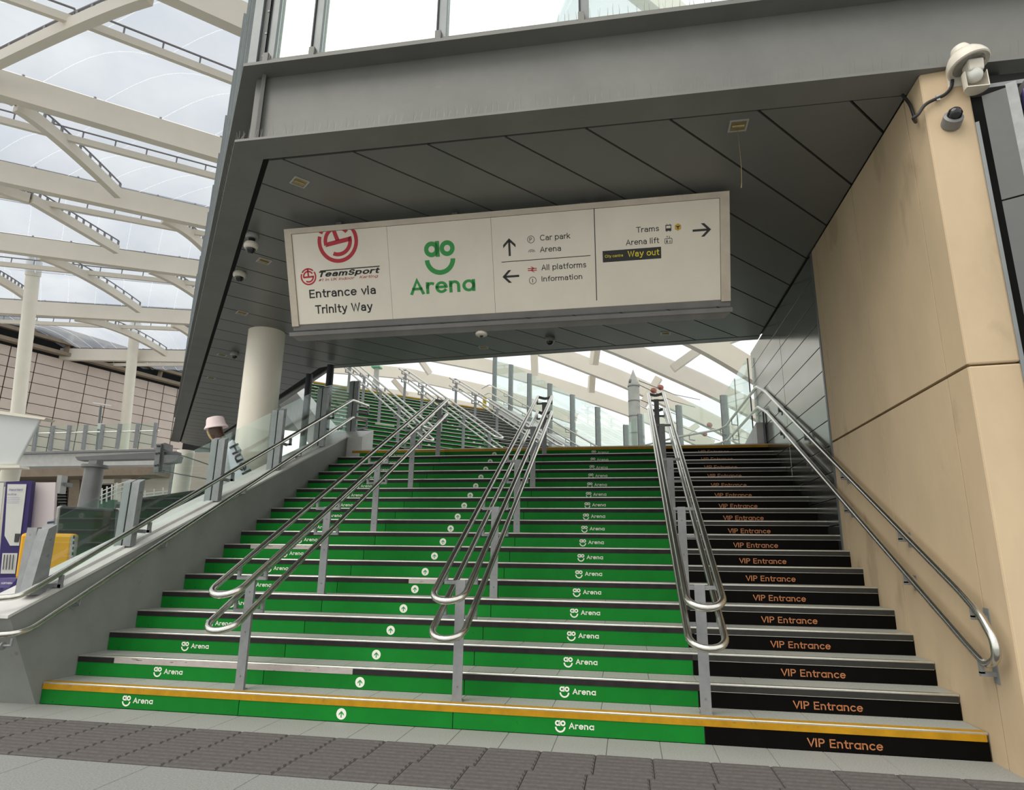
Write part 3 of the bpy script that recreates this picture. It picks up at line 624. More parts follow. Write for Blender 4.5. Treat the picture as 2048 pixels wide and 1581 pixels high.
# front beam: flanges and web
q = MB(); q.prism([(fl.x, fl.y, ZS), (XE, -0.5, ZS), (XE, -0.235, ZS), (1.508, -0.235, ZS)], (0, 0, 0.022)); q.build('lower_flange', 'beam', fb)
q = MB(); q.prism([(1.42, -0.345, ZS+0.02), (XE, -0.345, ZS+0.02), (XE, -0.315, ZS+0.02), (1.44, -0.315, ZS+0.02)], (0, 0, ZU-ZS-0.02)); q.build('web', 'beam', fb)
q = MB(); q.prism([(1.395, -0.515, ZU), (XE, -0.515, ZU), (XE, -0.20, ZU), (1.510, -0.20, ZU)], (0, 0, 0.03)); q.build('upper_flange', 'beam', fb)
MB().box((1.51, -0.348, ZS+0.02), (1.516, -0.344, ZU)).build('web_joint', 'gasket', fb)
# side beam along the left edge
def sidebar(o0, o1, z0, z1, name, m):
    nrm = Vector((DL.y, -DL.x)); a = fl+nrm*o0; b = fl+nrm*o1; f = LEN
    MB().prism([(a.x, a.y, z0), (b.x, b.y, z0), (b.x+DL.x*f, b.y+DL.y*f, z0), (a.x+DL.x*f, a.y+DL.y*f, z0)], (0, 0, z1-z0)).build(name, m, fb)
MB().prism([(fl.x, fl.y, ZS), (1.508, -0.235, ZS), (1.508+DL.x*LEN, -0.235+DL.y*LEN, ZS), (fl.x+DL.x*LEN, fl.y+DL.y*LEN, ZS)], (0, 0, 0.022)).build('lower_flange', 'beam', fb)
sidebar(0.15, 0.18, ZS+0.02, ZU, 'web', 'beam')
MB().prism([(1.395, -0.515, ZU), (1.510, -0.20, ZU), (1.510+DL.x*LEN, -0.20+DL.y*LEN, ZU), (1.395+DL.x*LEN, -0.515+DL.y*LEN, ZU)], (0, 0, 0.03)).build('upper_flange', 'beam', fb)
# deck slab inside
MB().prism([(p.x, p.y, ZS+0.09) for p in (fl+Vector((0.25, 0.25)), Vector((XE, -0.2)), Vector((XE, 5.2)), Vector((-0.6, 5.7)), inner_far, outer_far+Vector((0.3, 0.1)))], (0, 0, ZU-ZS-0.12)).build('deck', 'soffit', fb)
# glazing
ZG = 9.5
mx_ = [1.60, 2.035, 3.17, 4.365, 5.56, 6.75, 7.95, 9.1]
for k, x in enumerate(mx_):
    q = MB(); q.box((x-0.033, -0.46, ZU+0.03), (x+0.033, -0.36, ZG)); o = q.build('mullion', 'mull', fb)
    MB().box((x-0.046, -0.475, ZU+0.03), (x-0.034, -0.38, ZG)).build('gasket', 'gasket', o)
    MB().box((x-0.05, -0.49, ZU+0.03), (x+0.0, -0.455, ZU+0.14)).build('cleat', 'beam', o)
for k in range(len(mx_)-1):
    MB().box((mx_[k]+0.035, -0.425, ZU+0.085), (mx_[k+1]-0.048, -0.413, ZG)).build('glass_pane', 'glazing', fb)
MB().box((1.5, -0.47, ZU+0.03), (XE, -0.36, ZU+0.085)).build('sill', 'beam', fb)
q = MB(); q.hexa([(1.42, -0.50, ZU+0.03), (1.50, -0.50, ZU+0.03), (1.50, -0.38, ZU+0.03), (1.40, -0.40, ZU+0.03)], [(1.42, -0.50, ZG), (1.50, -0.50, ZG), (1.50, -0.38, ZG), (1.40, -0.40, ZG)]); q.build('corner_post', 'mull', fb)
MB().box((1.505, -0.475, ZU+0.03), (1.565, -0.435, ZG)).build('corner_post', 'cladgrey', fb)
bo = MB()
for z in (5.42, 5.66, 5.90, 6.14): bo.lathe([(0.012, 0), (0.010, 0.005)], (1.545, -0.475, z), 10, (0, -1, 0))
bo.build('bolt', 'camgrey', fb)['kind'] = 'stuff'
nrm = Vector((DL.y, -DL.x))
for k in range(1, 12):
    a = fl+nrm*0.07+DL*(k*1.4); MB().bar((a.x, a.y, ZU+0.03), (a.x, a.y, ZG), 0.07, 0.10, up=(DL.x, DL.y, 0)).build('mullion', 'mull', fb)
    b = a-DL*1.35
    MB().prism([(a.x-DL.x*0.05, a.y-DL.y*0.05, ZU+0.06), (b.x, b.y, ZU+0.06), (b.x, b.y, ZG), (a.x-DL.x*0.05, a.y-DL.y*0.05, ZG)], (nrm.x*0.012, nrm.y*0.012, 0)).build('glass_pane', 'glazing', fb)
# small soffit bracket box on the side
p = hz(453, 150, 5.3)
# bird spikes
sp = MB()
def spikes(a, b, n, h, lean):
    a = Vector(a); b = Vector(b); d = (b-a).normalized()
    for k in range(n):
        t = (k+random.uniform(-.25, .25))/n; p = a+(b-a)*t
        for s_ in (-1, 1) if k % 3 else (0, 1):
            e = p+Vector(lean)*s_*random.uniform(.5, 1.1)+d*random.uniform(-.012, .012)+Vector((0, 0, h*random.uniform(.8, 1.05)))
            u = Vector((0.0011, 0, 0)); v2 = Vector((0, 0.0011, 0)); i = len(sp.v)
            sp.v += [tuple(p+u), tuple(p+v2), tuple(p-u), tuple(e+u*.6), tuple(e+v2*.6), tuple(e-u*.6)]
            sp.f += [(i, i+1, i+4, i+3), (i+1, i+2, i+5, i+4), (i+2, i, i+3, i+5)]
spikes((1.46, -0.478, ZS+0.022), (7.6, -0.478, ZS+0.022), 105, 0.115, (0, 0.035, 0))
spikes((1.62, -0.495, ZU+0.03), (5.4, -0.495, ZU+0.03), 66, 0.12, (0, 0.02, 0))
a = fl+nrm*0.03; b = a+DL*14; spikes((a.x, a.y, ZS+0.022), (b.x, b.y, ZS+0.022), 230, 0.11, (nrm.x*0.04, nrm.y*0.04, 0))
a = fl+nrm*0.03; b = a+DL*14; spikes((a.x, a.y, ZU+0.03), (b.x, b.y, ZU+0.03), 200, 0.12, (nrm.x*0.03, nrm.y*0.03, 0))
spo = sp.build('bird_spikes', 'spike', fb); spo['kind'] = 'stuff'
# ================================================================== hanging sign
SO = Vector((1.15, 1.16, 3.51)); SX = Vector((4.455, 0, 0.033)).normalized(); SV = Vector((0, -0.36, 0.94)).normalized(); SN = SX.cross(SV)
SW, SH = 4.455, 1.01
sg = thing('hanging_sign', 'long white hanging direction sign tilted down over the stairs', 'sign', SO)
def sp_(u, v, d=0): return SO+SX*u+SV*v+SN*d
def sbox(u0, v0, u1, v1, d0, d1): return MB().hexa([sp_(u0, v0, d0), sp_(u1, v0, d0), sp_(u1, v1, d0), sp_(u0, v1, d0)], [sp_(u0, v0, d1), sp_(u1, v0, d1), sp_(u1, v1, d1), sp_(u0, v1, d1)])
sbox(0.01, 0.01, SW-0.01, SH-0.01, -0.11, -0.012).build('sign_box', 'signframe', sg)
fr = MB()
for r in ((0, SH-0.055, SW, SH+0.0), (0, 0, 0.075, SH-0.055), (SW-0.085, 0.0, SW, SH-0.055)):
    b = sbox(*r, -0.03, 0.012); i = len(fr.v); fr.v += b.v; fr.f += [tuple(i+k for k in f) for f in b.f]
fr.build('frame', 'signframe', sg)
us = (0.078, 1.116, 2.195, 4.368)
for k in range(3): sbox(us[k]+0.0015, 0.018, us[k+1]-0.0015, SH-0.058, -0.012, 0.0).build('sign_panel', 'signface', sg)
sbox(-0.0, -0.045, SW, 0.012, -0.10, -0.01).build('sill', 'signtray', sg)
# tray under the sign
q = MB(); q.hexa([sp_(-0.02, -0.10, -0.20), sp_(SW+0.01, -0.10, -0.20), sp_(SW+0.01, -0.10, 0.05), sp_(-0.02, -0.10, 0.05)], [sp_(-0.02, -0.06, -0.20), sp_(SW+0.01, -0.06, -0.20), sp_(SW+0.01, -0.06, 0.05), sp_(-0.02, -0.06, 0.05)]); q.build('tray', 'signtray', sg)
q = MB(); q.hexa([sp_(0.06, -0.16, -0.16), sp_(SW-0.06, -0.16, -0.16), sp_(SW-0.06, -0.16, 0.0), sp_(0.06, -0.16, 0.0)], [sp_(0.0, -0.10, -0.20), sp_(SW, -0.10, -0.20), sp_(SW, -0.10, 0.04), sp_(0.0, -0.10, 0.04)]); q.build('tray', 'signtray', sg)
for u in (0.55, 1.8, 3.1, 4.0):
    p = sp_(u, SH-0.05, -0.12); MB().box((p.x-0.03, p.y-0.03, p.z-0.05), (p.x+0.03, p.y+0.03, ZS)).build('hanger', 'mull', sg)
FR = {}
class Print:
    # every word, arrow or rule printed on the sign is a part of its own
    def __init__(s, m): s.m = m
    def __getattr__(s, meth):
        def call(*a, **k):
            F = Flat(); getattr(F, meth)(*a, **k); SPARTS.append(({'text': 'lettering', 'arrow': 'arrow', 'line': 'divider'}.get(meth, 'pictogram'), s.m, F)); return s
        return call
SPARTS = []
def pict(m, name='pictogram'):
    F = Flat(); SPARTS.append((name, m, F)); return F
def F_(m): return Print(m)
# panel one: roundel, wordmark, directions
def roundel(F, c, r, tilt):
    n = 26
    def pt(a, rr): t = math.radians(a+tilt); return (c[0]+rr*math.cos(t), c[1]+rr*math.sin(t))
    def band(a0, a1, r0, r1):
        v = []; f = []
        for k in range(n+1):
            a = a0+(a1-a0)*k/n; v += [pt(a, r0), pt(a, r1)]
        F.add(v, [(2*k, 2*k+1, 2*k+3, 2*k+2) for k in range(n)])
    band(154, 393, r*0.82, r); band(44, 145, r*0.82, r)
    band(186, 30, r*0.52, r*0.70); band(366, 236, r*0.52, r*0.70)
    def xy(x, y): t = math.radians(tilt); return (c[0]+r*(x*math.cos(t)-y*math.sin(t)), c[1]+r*(x*math.sin(t)+y*math.cos(t)))
    F.poly([xy(-0.66, -0.14), xy(0.64, -0.14), xy(0.66, 0.06), xy(-0.5, 0.06)])
    F.poly([xy(-0.10, 0.02), xy(0.10, 0.02), xy(0.10, 0.95), xy(-0.10, 0.95)])
RB = pict('red', 'emblem'); RS = pict('red', 'emblem')
roundel(RB, (0.580, 0.848), 0.222, 9); roundel(RS, (0.226, 0.508), 0.088, 2)
# cut the top of the large roundel at the panel edge
RB.v = [(u, min(v, SH-0.0585)) for u, v in RB.v]
R_ = F_('red')
K = F_('ink')
K.text('TeamSport', 0.345, 0.494, 0.67, 0.058, bold=0.26, shear=0.25); pict('ink').poly([(0.36, 0.552), (1.012, 0.557), (1.015, 0.5675), (0.363, 0.5625)])
R_.text('#1 in UK Indoor', 0.336, 0.451, 0.40, 0.027, bold=0.15, shear=0.25); R_.text('Karting', 0.786, 0.453, 0.205, 0.027, bold=0.15, shear=0.25)
K.text('Entrance via', 0.22, 0.284, 0.735, 0.088, bold=0.185); K.text('Trinity Way', 0.272, 0.118, 0.636, 0.09, bold=0.185)
# panel two
Gn = F_('signgreen'); ao_logo(pict('signgreen', 'emblem'), 1.495, 0.768, 0.318); Gn.text('Arenq', 1.318, 0.249, 0.685, 0.158, bold=0.205)
# panel three
K.arrow((2.368, 0.653), 0.172, 90, 0.021, 0.062); K.arrow((2.368, 0.368), 0.168, 180, 0.021, 0.062)
K.line((2.282, 0.513), (3.159, 0.515), 0.007); K.line((3.209, 0.965), (3.204, 0.08), 0.008)
K.arc((2.585, 0.711), 0.031, 0.036, n=30); K.text('P', 2.570, 0.690, None, 0.040, bold=0.145)
K.text('Car park', 2.675, 0.692, 0.296, 0.055, bold=0.145); K.text('Arena', 2.669, 0.580, 0.208, 0.054, bold=0.145)
K.text('All platforms', 2.676, 0.405, 0.438, 0.056, bold=0.145); K.text('Information', 2.674, 0.296, 0.398, 0.052, bold=0.145)
K.arc((2.585, 0.314), 0.032, 0.037, n=30); K.text('i', 2.581, 0.294, None, 0.036, bold=0.22)
Gy = pict('inkgrey')
for a in range(20, 170, 22): Gy.line((2.587+0.012*math.cos(math.radians(a)), 0.588+0.008*math.sin(math.radians(a))), (2.587+0.036*math.cos(math.radians(a)), 0.588+0.03*math.sin(math.radians(a))), 0.004)
Gy.arc((2.587, 0.583), 0.031, 0.036, 8, 172, sy=0.95); Gy.arc((2.587, 0.583), 0.012, 0.016, 8, 172)
# rail emblem: two bars crossed by a zigzag
R_ = pict('red', 'emblem')
for dv in (0.431, 0.413): R_.line((2.541, dv), (2.630, dv-0.002), 0.0085)
R_.poly([(2.568, 0.449), (2.580, 0.449), (2.610, 0.431), (2.597, 0.427)]); R_.poly([(2.597, 0.433), (2.610, 0.431), (2.580, 0.413), (2.566, 0.414)]); R_.poly([(2.566, 0.414), (2.580, 0.413), (2.612, 0.394), (2.598, 0.394)])
K.text('Trams', 3.600, 0.697, 0.212, 0.052, bold=0.145); K.text('Arena lift', 3.499, 0.585, 0.312, 0.054, bold=0.145)
# tram pictogram
K2 = K; K = pict('ink')
K.poly([(3.874, 0.692), (3.925, 0.692), (3.925, 0.715), (3.874, 0.715)]); K.line((3.872, 0.742), (3.927, 0.742), 0.008); K.line((3.876, 0.69), (3.876, 0.744), 0.006); K.line((3.923, 0.69), (3.923, 0.744), 0.006)
K.line((3.880, 0.754), (3.892, 0.750), 0.004); K.line((3.908, 0.754), (3.918, 0.750), 0.004); K.line((3.880, 0.685), (3.889, 0.692), 0.006); K.line((3.918, 0.685), (3.909, 0.692), 0.006)
Hx = F_('hexyellow'); Hx.poly([(3.987+0.033*math.cos(math.radians(90+60*k)), 0.719+0.035*math.sin(math.radians(90+60*k))) for k in range(6)])
# lift pictogram
K = pict('ink')
for a, b in (((3.864, 0.575), (3.930, 0.575)), ((3.864, 0.620), (3.930, 0.620)), ((3.864, 0.575), (3.864, 0.62)), ((3.930, 0.575), (3.930, 0.62))): K.line(a, b, 0.0045)
K.disc((3.883, 0.606), 0.005, 12); K.poly([(3.877, 0.582), (3.889, 0.582), (3.889, 0.600), (3.877, 0.600)]); K.arc((3.911, 0.590), 0.006, 0.009, n=16); K.line((3.911, 0.592), (3.912, 0.606), 0.003)
K.line((3.886, 0.626), (3.886, 0.645), 0.003); K.line((3.906, 0.626), (3.906, 0.645), 0.003); K.line((3.880, 0.638), (3.886, 0.645), 0.003); K.line((3.892, 0.638), (3.886, 0.645), 0.003); K.line((3.900, 0.633), (3.906, 0.626), 0.003); K.line((3.912, 0.633), (3.906, 0.626), 0.003)
K = pict('ink', 'way_out_plate'); K.poly([(3.276, 0.440), (3.827, 0.441), (3.827, 0.549), (3.276, 0.548)])
Yl = F_('signyellow'); Yl.text('City centre', 3.297, 0.483, 0.173, 0.026, bold=0.16); Yl.text('Way out', 3.513, 0.474, 0.297, 0.058, bold=0.16)
K2.arrow((4.204, 0.675), 0.168, 0, 0.021, 0.062)
for nm_, m, F in SPARTS:
    obj(nm_, F.mesh(nm_, SO, SX, SV, 0.0012+(0.0008 if m == 'signyellow' else 0)), m, sg)
o = Flat(); o.disc((3.987, 0.722), 0.008, 10); o.line((3.968, 0.730), (3.987, 0.722), 0.007); o.line((4.006, 0.730), (3.987, 0.722), 0.007); o.line((3.987, 0.722), (3.987, 0.700), 0.009)
obj('lettering', o.mesh('lettering', SO, SX, SV, 0.002), 'ink', sg)
# ================================================================== round column by the glass
c = thing('column', 'thick round cream column carrying the footbridge behind the glass balustrade', 'column', (-0.90, 3.97, 0))
MB().lathe([(0.275, 0), (0.275, ZS+0.0)], (-0.90, 3.97, 0), 48).build('shaft', 'white_col', c, True)
MB().lathe([(0.278, 0), (0.278, 0.006)], (-0.90, 3.97, 2.2), 48).build('joint_ring', 'frame_grey', c, True)
# ================================================================== soffit lights
def soffit_light(c, rz, s, label, cord=False):
    t = thing('recessed_light', label, 'light', (c[0], c[1], ZS), 'square recessed lights in the footbridge soffit')
    Mx = Matrix.Translation((c[0], c[1], ZS)) @ Matrix.Rotation(rz, 4, 'Z'); q = MB(); a, b = s/2, s/2-0.014
    for x0, y0, x1, y1 in ((-a, -a, a, -b), (-a, b, a, a), (-a, -b, -b, b), (b, -b, a, b)):
        q.hexa([Mx @ Vector(p) for p in ((x0, y0, -0.006), (x1, y0, -0.006), (x1, y1, -0.006), (x0, y1, -0.006))], [Mx @ Vector(p) for p in ((x0, y0, 0.0), (x1, y0, 0.0), (x1, y1, 0.0), (x0, y1, 0.0))])
    q.build('frame', 'frame_grey', t)
    q = MB(); q.hexa([Mx @ Vector(p) for p in ((-b, -b, -0.003), (b, -b, -0.003), (b, b, -0.003), (-b, b, -0.003))], [Mx @ Vector(p) for p in ((-b, -b, 0.001), (b, -b, 0.001), (b, b, 0.001), (-b, b, 0.001))]); q.build('reflector', 'lampbrass', t)
    MB().tube([Mx @ Vector((-b*0.8, 0, -0.006)), Mx @ Vector((b*0.8, 0, -0.006))], 0.010, 8).build('lamp_tube', 'lampbrass', t)
    if cord:
        MB().tube([(c[0], c[1]+0.03, ZS-0.005), (c[0]+0.004, c[1]+0.03, ZS-0.35), (c[0]-0.004, c[1]+0.03, ZS-0.50), (c[0]-0.010, c[1]+0.03, ZS-0.545)], [0.0022, 0.0022, 0.0022, 0.005], 6).build('cord', 'lampbrass', t)
soffit_light((1.655, 0.145), A49, 0.145, 'square recessed light in the soffit above the left end of the white sign')
soffit_light((5.555, -0.065), 0.0, 0.145, 'square recessed light near the front beam with a loose cord hanging down', True)
for xy, lb in (((0.421, 1.629), 'square recessed light just below the twin dome camera on the left soffit strip'), ((-0.812, 3.141), 'square recessed light right in front of the round column top'), ((-2.317, 4.931), 'square recessed light beyond the round column, beside the small grey dome camera'), ((-3.446, 6.273), 'farthest square recessed light along the left soffit strip'), ((2.319, 5.134), 'square recessed light at the far soffit edge, left of the two there'), ((5.243, 4.843), 'square recessed light at the far soffit edge near the dark cladding')):
    soffit_light(xy, A49 if xy[0] < 1 else 0.0, 0.15, lb)
# ================================================================== dome cameras
def dome_cam(c, label, body='camwhite', r=0.075, drop=0.0):
    t = thing('dome_camera', label, 'camera', (c[0], c[1], ZS), 'dome cameras under the footbridge')
    x, y = c[0], c[1]; z = ZS
    if drop:
        MB().lathe([(r*0.9, 0), (r*0.95, -0.03), (r*0.8, -0.05)], (x, y, z), 20).build('mount', 'camgrey', t, True); MB().lathe([(r*0.5, -0.045), (r*0.45, -drop)], (x, y, z), 16).build('stem', 'lens', t, True); z -= drop
    MB().lathe([(r*0.85, 0.001), (r, -0.02), (r, -0.05), (r*0.82, -0.068), (r*0.72, -0.07)], (x, y, z), 24).build('housing', body, t, True)
    pr = [(r*0.70*math.cos(a*math.pi/16), -0.068-r*0.70*math.sin(a*math.pi/16)) for a in range(8)]
    MB().lathe(pr, (x, y, z), 20).build('dome', 'lens', t, True)
dome_cam((0.641, 1.021), 'white dome camera hanging under a dark mount left of the sign', 'camwhite', 0.075, 0.10)
dome_cam((-0.051, 1.881), 'white dome camera fixed flush to the left soffit strip', 'camwhite', 0.078)
dome_cam((-2.004, 4.831), 'small grey dome camera beside the round column top', 'camgrey', 0.07)
dome_cam((3.464, 4.812), 'grey dome camera at the far soffit edge above the middle handrail', 'camgrey', 0.08)
dome_cam((4.44, 0.985), 'dark dome camera half hidden above the sign top edge', 'camgrey', 0.06)
pz = sp_(2.03, -0.165, -0.05)
t = thing('dome_camera', 'cream dome camera fixed under the tray of the white sign', 'camera', pz, 'dome cameras under the footbridge')
MB().lathe([(0.055, 0.0), (0.062, -0.012), (0.060, -0.032), (0.045, -0.042)], pz, 22).build('housing', 'camwhite', t, True); MB().lathe([(0.020, -0.04), (0.016, -0.052), (0.006, -0.058)], pz, 14).build('dome', 'lens', t, True)
# ================================================================== things on the pillar
def py(px, py_, y): return hplane(px, py_, (0, 1, 0), (0, y, 0))
YP = -0.455
pc = py(1936, 128, YP-0.11)
t = thing('dome_camera', 'large cream pan tilt camera on a wall plate at the top of the beige pillar', 'camera', pc)
wp = py(1908, 150, YP)
MB().box((wp.x-0.055, YP-0.02, wp.z-0.11), (wp.x+0.055, YP+0.0, wp.z+0.06)).build('wall_plate', 'camwhite', t, bevel=0.004)
MB().bar((wp.x, YP-0.01, wp.z), (pc.x, pc.y, pc.z+0.03), 0.05, 0.06).build('arm', 'camwhite', t)
ax = Vector((-0.20, 0.12, 1)).normalized()
MB().lathe([(0.0, 0.162), (0.030, 0.160), (0.052, 0.148), (0.062, 0.125), (0.066, 0.098), (0.068, 0.094), (0.095, 0.078), (0.118, 0.045), (0.130, 0.012), (0.132, -0.014), (0.124, -0.020), (0.114, -0.012)], pc, 32, ax).build('hood', 'camwhite', t, True)
MB().lathe([(0.067, 0.099), (0.070, 0.096), (0.067, 0.092)], pc, 28, ax).build('hood_joint', 'gasket', t, True)
MB().lathe([(0.114, -0.008), (0.10, -0.012), (0.0, -0.012)], pc, 28, ax).build('inner_plate', 'frame_grey', t, True)
hd = pc-ax*0.055+Vector((0.006, -0.01, 0))
q = MB(); q.hexa([hd+Vector(p) for p in ((-0.045, -0.045, -0.045), (0.045, -0.05, -0.045), (0.045, 0.045, -0.045), (-0.045, 0.045, -0.045))], [hd+Vector(p) for p in ((-0.05, -0.05, 0.045), (0.05, -0.055, 0.045), (0.05, 0.05, 0.045), (-0.05, 0.05, 0.045))]); q.build('camera_head', 'camwhite', t, bevel=0.014)
MB().lathe([(0.048, 0.0), (0.050, -0.03), (0.040, -0.058), (0.020, -0.070), (0.0, -0.073)], hd+Vector((0, 0, -0.03)), 22).build('camera_ball', 'poster', t, True)
q = MB(); n = 14; ri, ro = 0.068, 0.074; pr = []
for k in range(n+1):
    a = math.radians(-20+220*k/n); pr.append((math.cos(a), math.sin(a)))
for k in range(n):
    (c0, s0), (c1, s1) = pr[k], pr[k+1]
    q.hexa([hd+Vector((c0*ri, s0*ri, -0.155)), hd+Vector((c0*ro, s0*ro, -0.155)), hd+Vector((c1*ro, s1*ro, -0.155)), hd+Vector((c1*ri, s1*ri, -0.155))], [hd+Vector((c0*ri, s0*ri, -0.035)), hd+Vector((c0*ro, s0*ro, -0.035)), hd+Vector((c1*ro, s1*ro, -0.035)), hd+Vector((c1*ri, s1*ri, -0.035))])
q.hexa([hd+Vector((0.074*math.cos(math.radians(a)), 0.074*math.sin(math.radians(a)), -0.160)) for a in range(-20, 201, 20)], [hd+Vector((0.074*math.cos(math.radians(a)), 0.074*math.sin(math.radians(a)), -0.152)) for a in range(-20, 201, 20)])
q.build('sunshield', 'camwhite', t)
cb = thing('cable', 'black cable looping from the soffit groove to the pillar camera', 'cable', py(1828, 235, -0.47))
pts = [hplane(1805, 190, (0, 0, 1), (0, 0, ZS-0.02)), Vector((6.715, -0.30, 4.42)), Vector((6.712, -0.35, 4.22)), py(1826, 236, -0.462), py(1836, 230, -0.462), py(1850, 208, -0.472), py(1874, 197, -0.475), py(1890, 190, -0.475), py(1903, 176, -0.475), py(1905, 160, -0.48)]
MB().tube(fillet(pts, 0.05, 4), 0.0115, 10).build('sheath', 'cable', cb, True)
q = MB(); a = py(1875, 197, -0.47); q.box((a.x-0.012, a.y-0.012, a.z-0.022), (a.x+0.012, a.y+0.004, a.z+0.022)); q.build('clip', 'frame_grey', cb)
lp_ = py(1903, 245, -0.47)
t = thing('bulkhead_lamp', 'small grey cylindrical lamp fixed on the beige pillar under the camera', 'light', lp_)
MB().lathe([(0.062, -0.02), (0.062, 0.045), (0.045, 0.055)], lp_, 24, (-0.05, -1, 0.35)).build('housing', 'mastgrey', t, True)
MB().lathe([(0.046, 0.05), (0.043, 0.085), (0.025, 0.105), (0.0, 0.112)], lp_, 20, (-0.05, -1, 0.35)).build('lens', 'lens', t, True)
# grey cladding at the far right
wg = sempty('wall_far_right', (7.4, -0.6, 0))
def rpan(px, zt_pairs): pass
a0 = Vector((7.040, -0.555)); a1 = Vector((7.155, -0.62))
zj = [-0.01, 1.45, 2.62, 3.45, 4.25]
for k in range(4):
    MB().prism([(a0.x, a0.y, zj[k]+0.006), (a1.x, a1.y, zj[k]+0.006), (a1.x+0.05, a1.y+0.04, zj[k]+0.006), (a0.x+0.05, a0.y+0.04, zj[k]+0.006)], (0, 0, zj[k+1]-zj[k]-0.012)).build('panel', 'cladgrey', wg)
MB().prism([(a1.x, a1.y, 0), (a1.x+0.05, a1.y-0.03, 0), (a1.x+0.09, a1.y+0.03, 0), (a1.x+0.04, a1.y+0.06, 0)], (0, 0, 4.27)).build('edge_trim', 'postgrey', wg)
MB().prism([(a1.x+0.08, a1.y-0.03, 0), (a1.x+0.7, a1.y-0.20, 0), (a1.x+0.7, a1.y-0.05, 0), (a1.x+0.10, a1.y+0.04, 0)], (0, 0, 4.20)).build('panel', 'lilac', wg)
MB().box((7.035, -0.42, 0), (7.75, -0.36, 4.5)).build('recess', 'void', wg)
MB().prism([(7.017, -0.475, 0), (7.036, -0.485, 0), (7.036, -0.40, 0), (7.017, -0.40, 0)], (0, 0, 4.1)).build('edge_trim', 'mull', wg)
MB().prism([(7.04, -0.50, 4.34), (7.8, -0.56, 4.34), (7.8, -0.38, 4.34), (7.04, -0.38, 4.34)], (0, 0, 0.03)).build('ledge', 'postgrey', wg)
MB().prism([(7.30, -0.72, 4.22), (7.8, -0.80, 4.22), (7.8, -0.40, 4.22), (7.30, -0.40, 4.22)], (0, 0, 0.10)).build('ledge', 'mastgrey', wg)
# ================================================================== roof
ZR = 13.0
rf = thing('roof', 'arched cream steel roof with translucent foil cushions over the station', 'roof', (-15, 15, ZR))
def ext(a, b, la, lb):
    d = (b-a).normalized(); return a-d*la, b+d*lb
RIBS = {}
def rib(name, a, b, la=9.0, lb=7.0, sag=0.0, ht=0.75, wd=0.30):
    A, B = ext(a, b, la, lb); n = 14; pts = []
    for k in range(n+1):
        t = k/n; p = A.lerp(B, t); p = p+Vector((0, 0, sag*(1-(2*t-1)**2))); pts.append(p)
    prof = [(-wd/2, 0), (wd/2, 0), (wd/2, ht), (-wd/2, ht)]
    o = MB().sweep(pts, prof).build('rib', 'rib', rf)
    topp = [p+Vector((0, 0, ht)) for p in pts]
    q = MB()
    for s_ in (-1, 1): q.tube([p+Vector((0, 0, 0.07)) for p in topp], 0.022, 6)
    for p in topp[::1]: q.bar(p, p+Vector((0, 0.001, 0.14)), 0.05, 0.05, up=(1, 0, 0))
    q.build('gutter_rail', 'rail_dark', o)
    RIBS[name] = (A, B); return o
rib('Z', hz(335, 0, ZR), hz(492, 70, ZR), 6, 16)
rib('A', hz(0, 195, ZR), hz(438, 323, ZR), 8, 10)
rib('B', hz(0, 367, ZR), hz(411, 456, ZR), 9, 2)
rib('C', hz(0, 503, ZR), hz(391, 555, ZR), 10, 2)
rib('D', hz(0, 628, ZR), hz(368, 649, ZR), 10, 2)
rib('E', hz(186, 722, ZR), hz(355, 725, ZR), 4, 3)
rib('F', hz(186, 722, ZR)+Vector((0, 9.5, 0)), hz(355, 725, ZR)+Vector((0, 9.5, 0)), 8, 3)
rib('Y', hz(335, 0, ZR)+Vector((4.2, -5.2, 0)), hz(492, 70, ZR)+Vector((4.6, -4.6, 0)), 8, 16)
# purlins with a thin walkway rail
def purlin(a, b, la=3, lb=5, z=ZR+0.42):
    A, B = ext(a, b, la, lb); o = MB().bar(A, B, 0.12, 0.20).build('purlin', 'rib', rf); q = MB(); q.tube([A+Vector((0, 0, 0.34)), B+Vector((0, 0, 0.34))], 0.028, 6)
    n = int((B-A).length/0.85)
    for k in range(n+1):
        p = A.lerp(B, k/n); q.bar(p, p+Vector((0, 0.001, 0.34)), 0.03, 0.03, up=(1, 0, 0))
    q.build('purlin_rail', 'rail_dark', o)
ZP = ZR+0.42
for a, b, la, lb in (((0, -10), (135, 38), 3, 0.1), ((172, 48), (470, 163), 0.1, 12), ((0, 240), (429, 353), 4, 4), ((91, 407), (355, 458), 4, 4), ((0, 528), (381, 567), 4, 5), ((38, 645), (366, 659), 6, 6), ((292, 730), (355, 730), 4, 6)):
    purlin(hz(*a, ZP), hz(*b, ZP), la, lb)
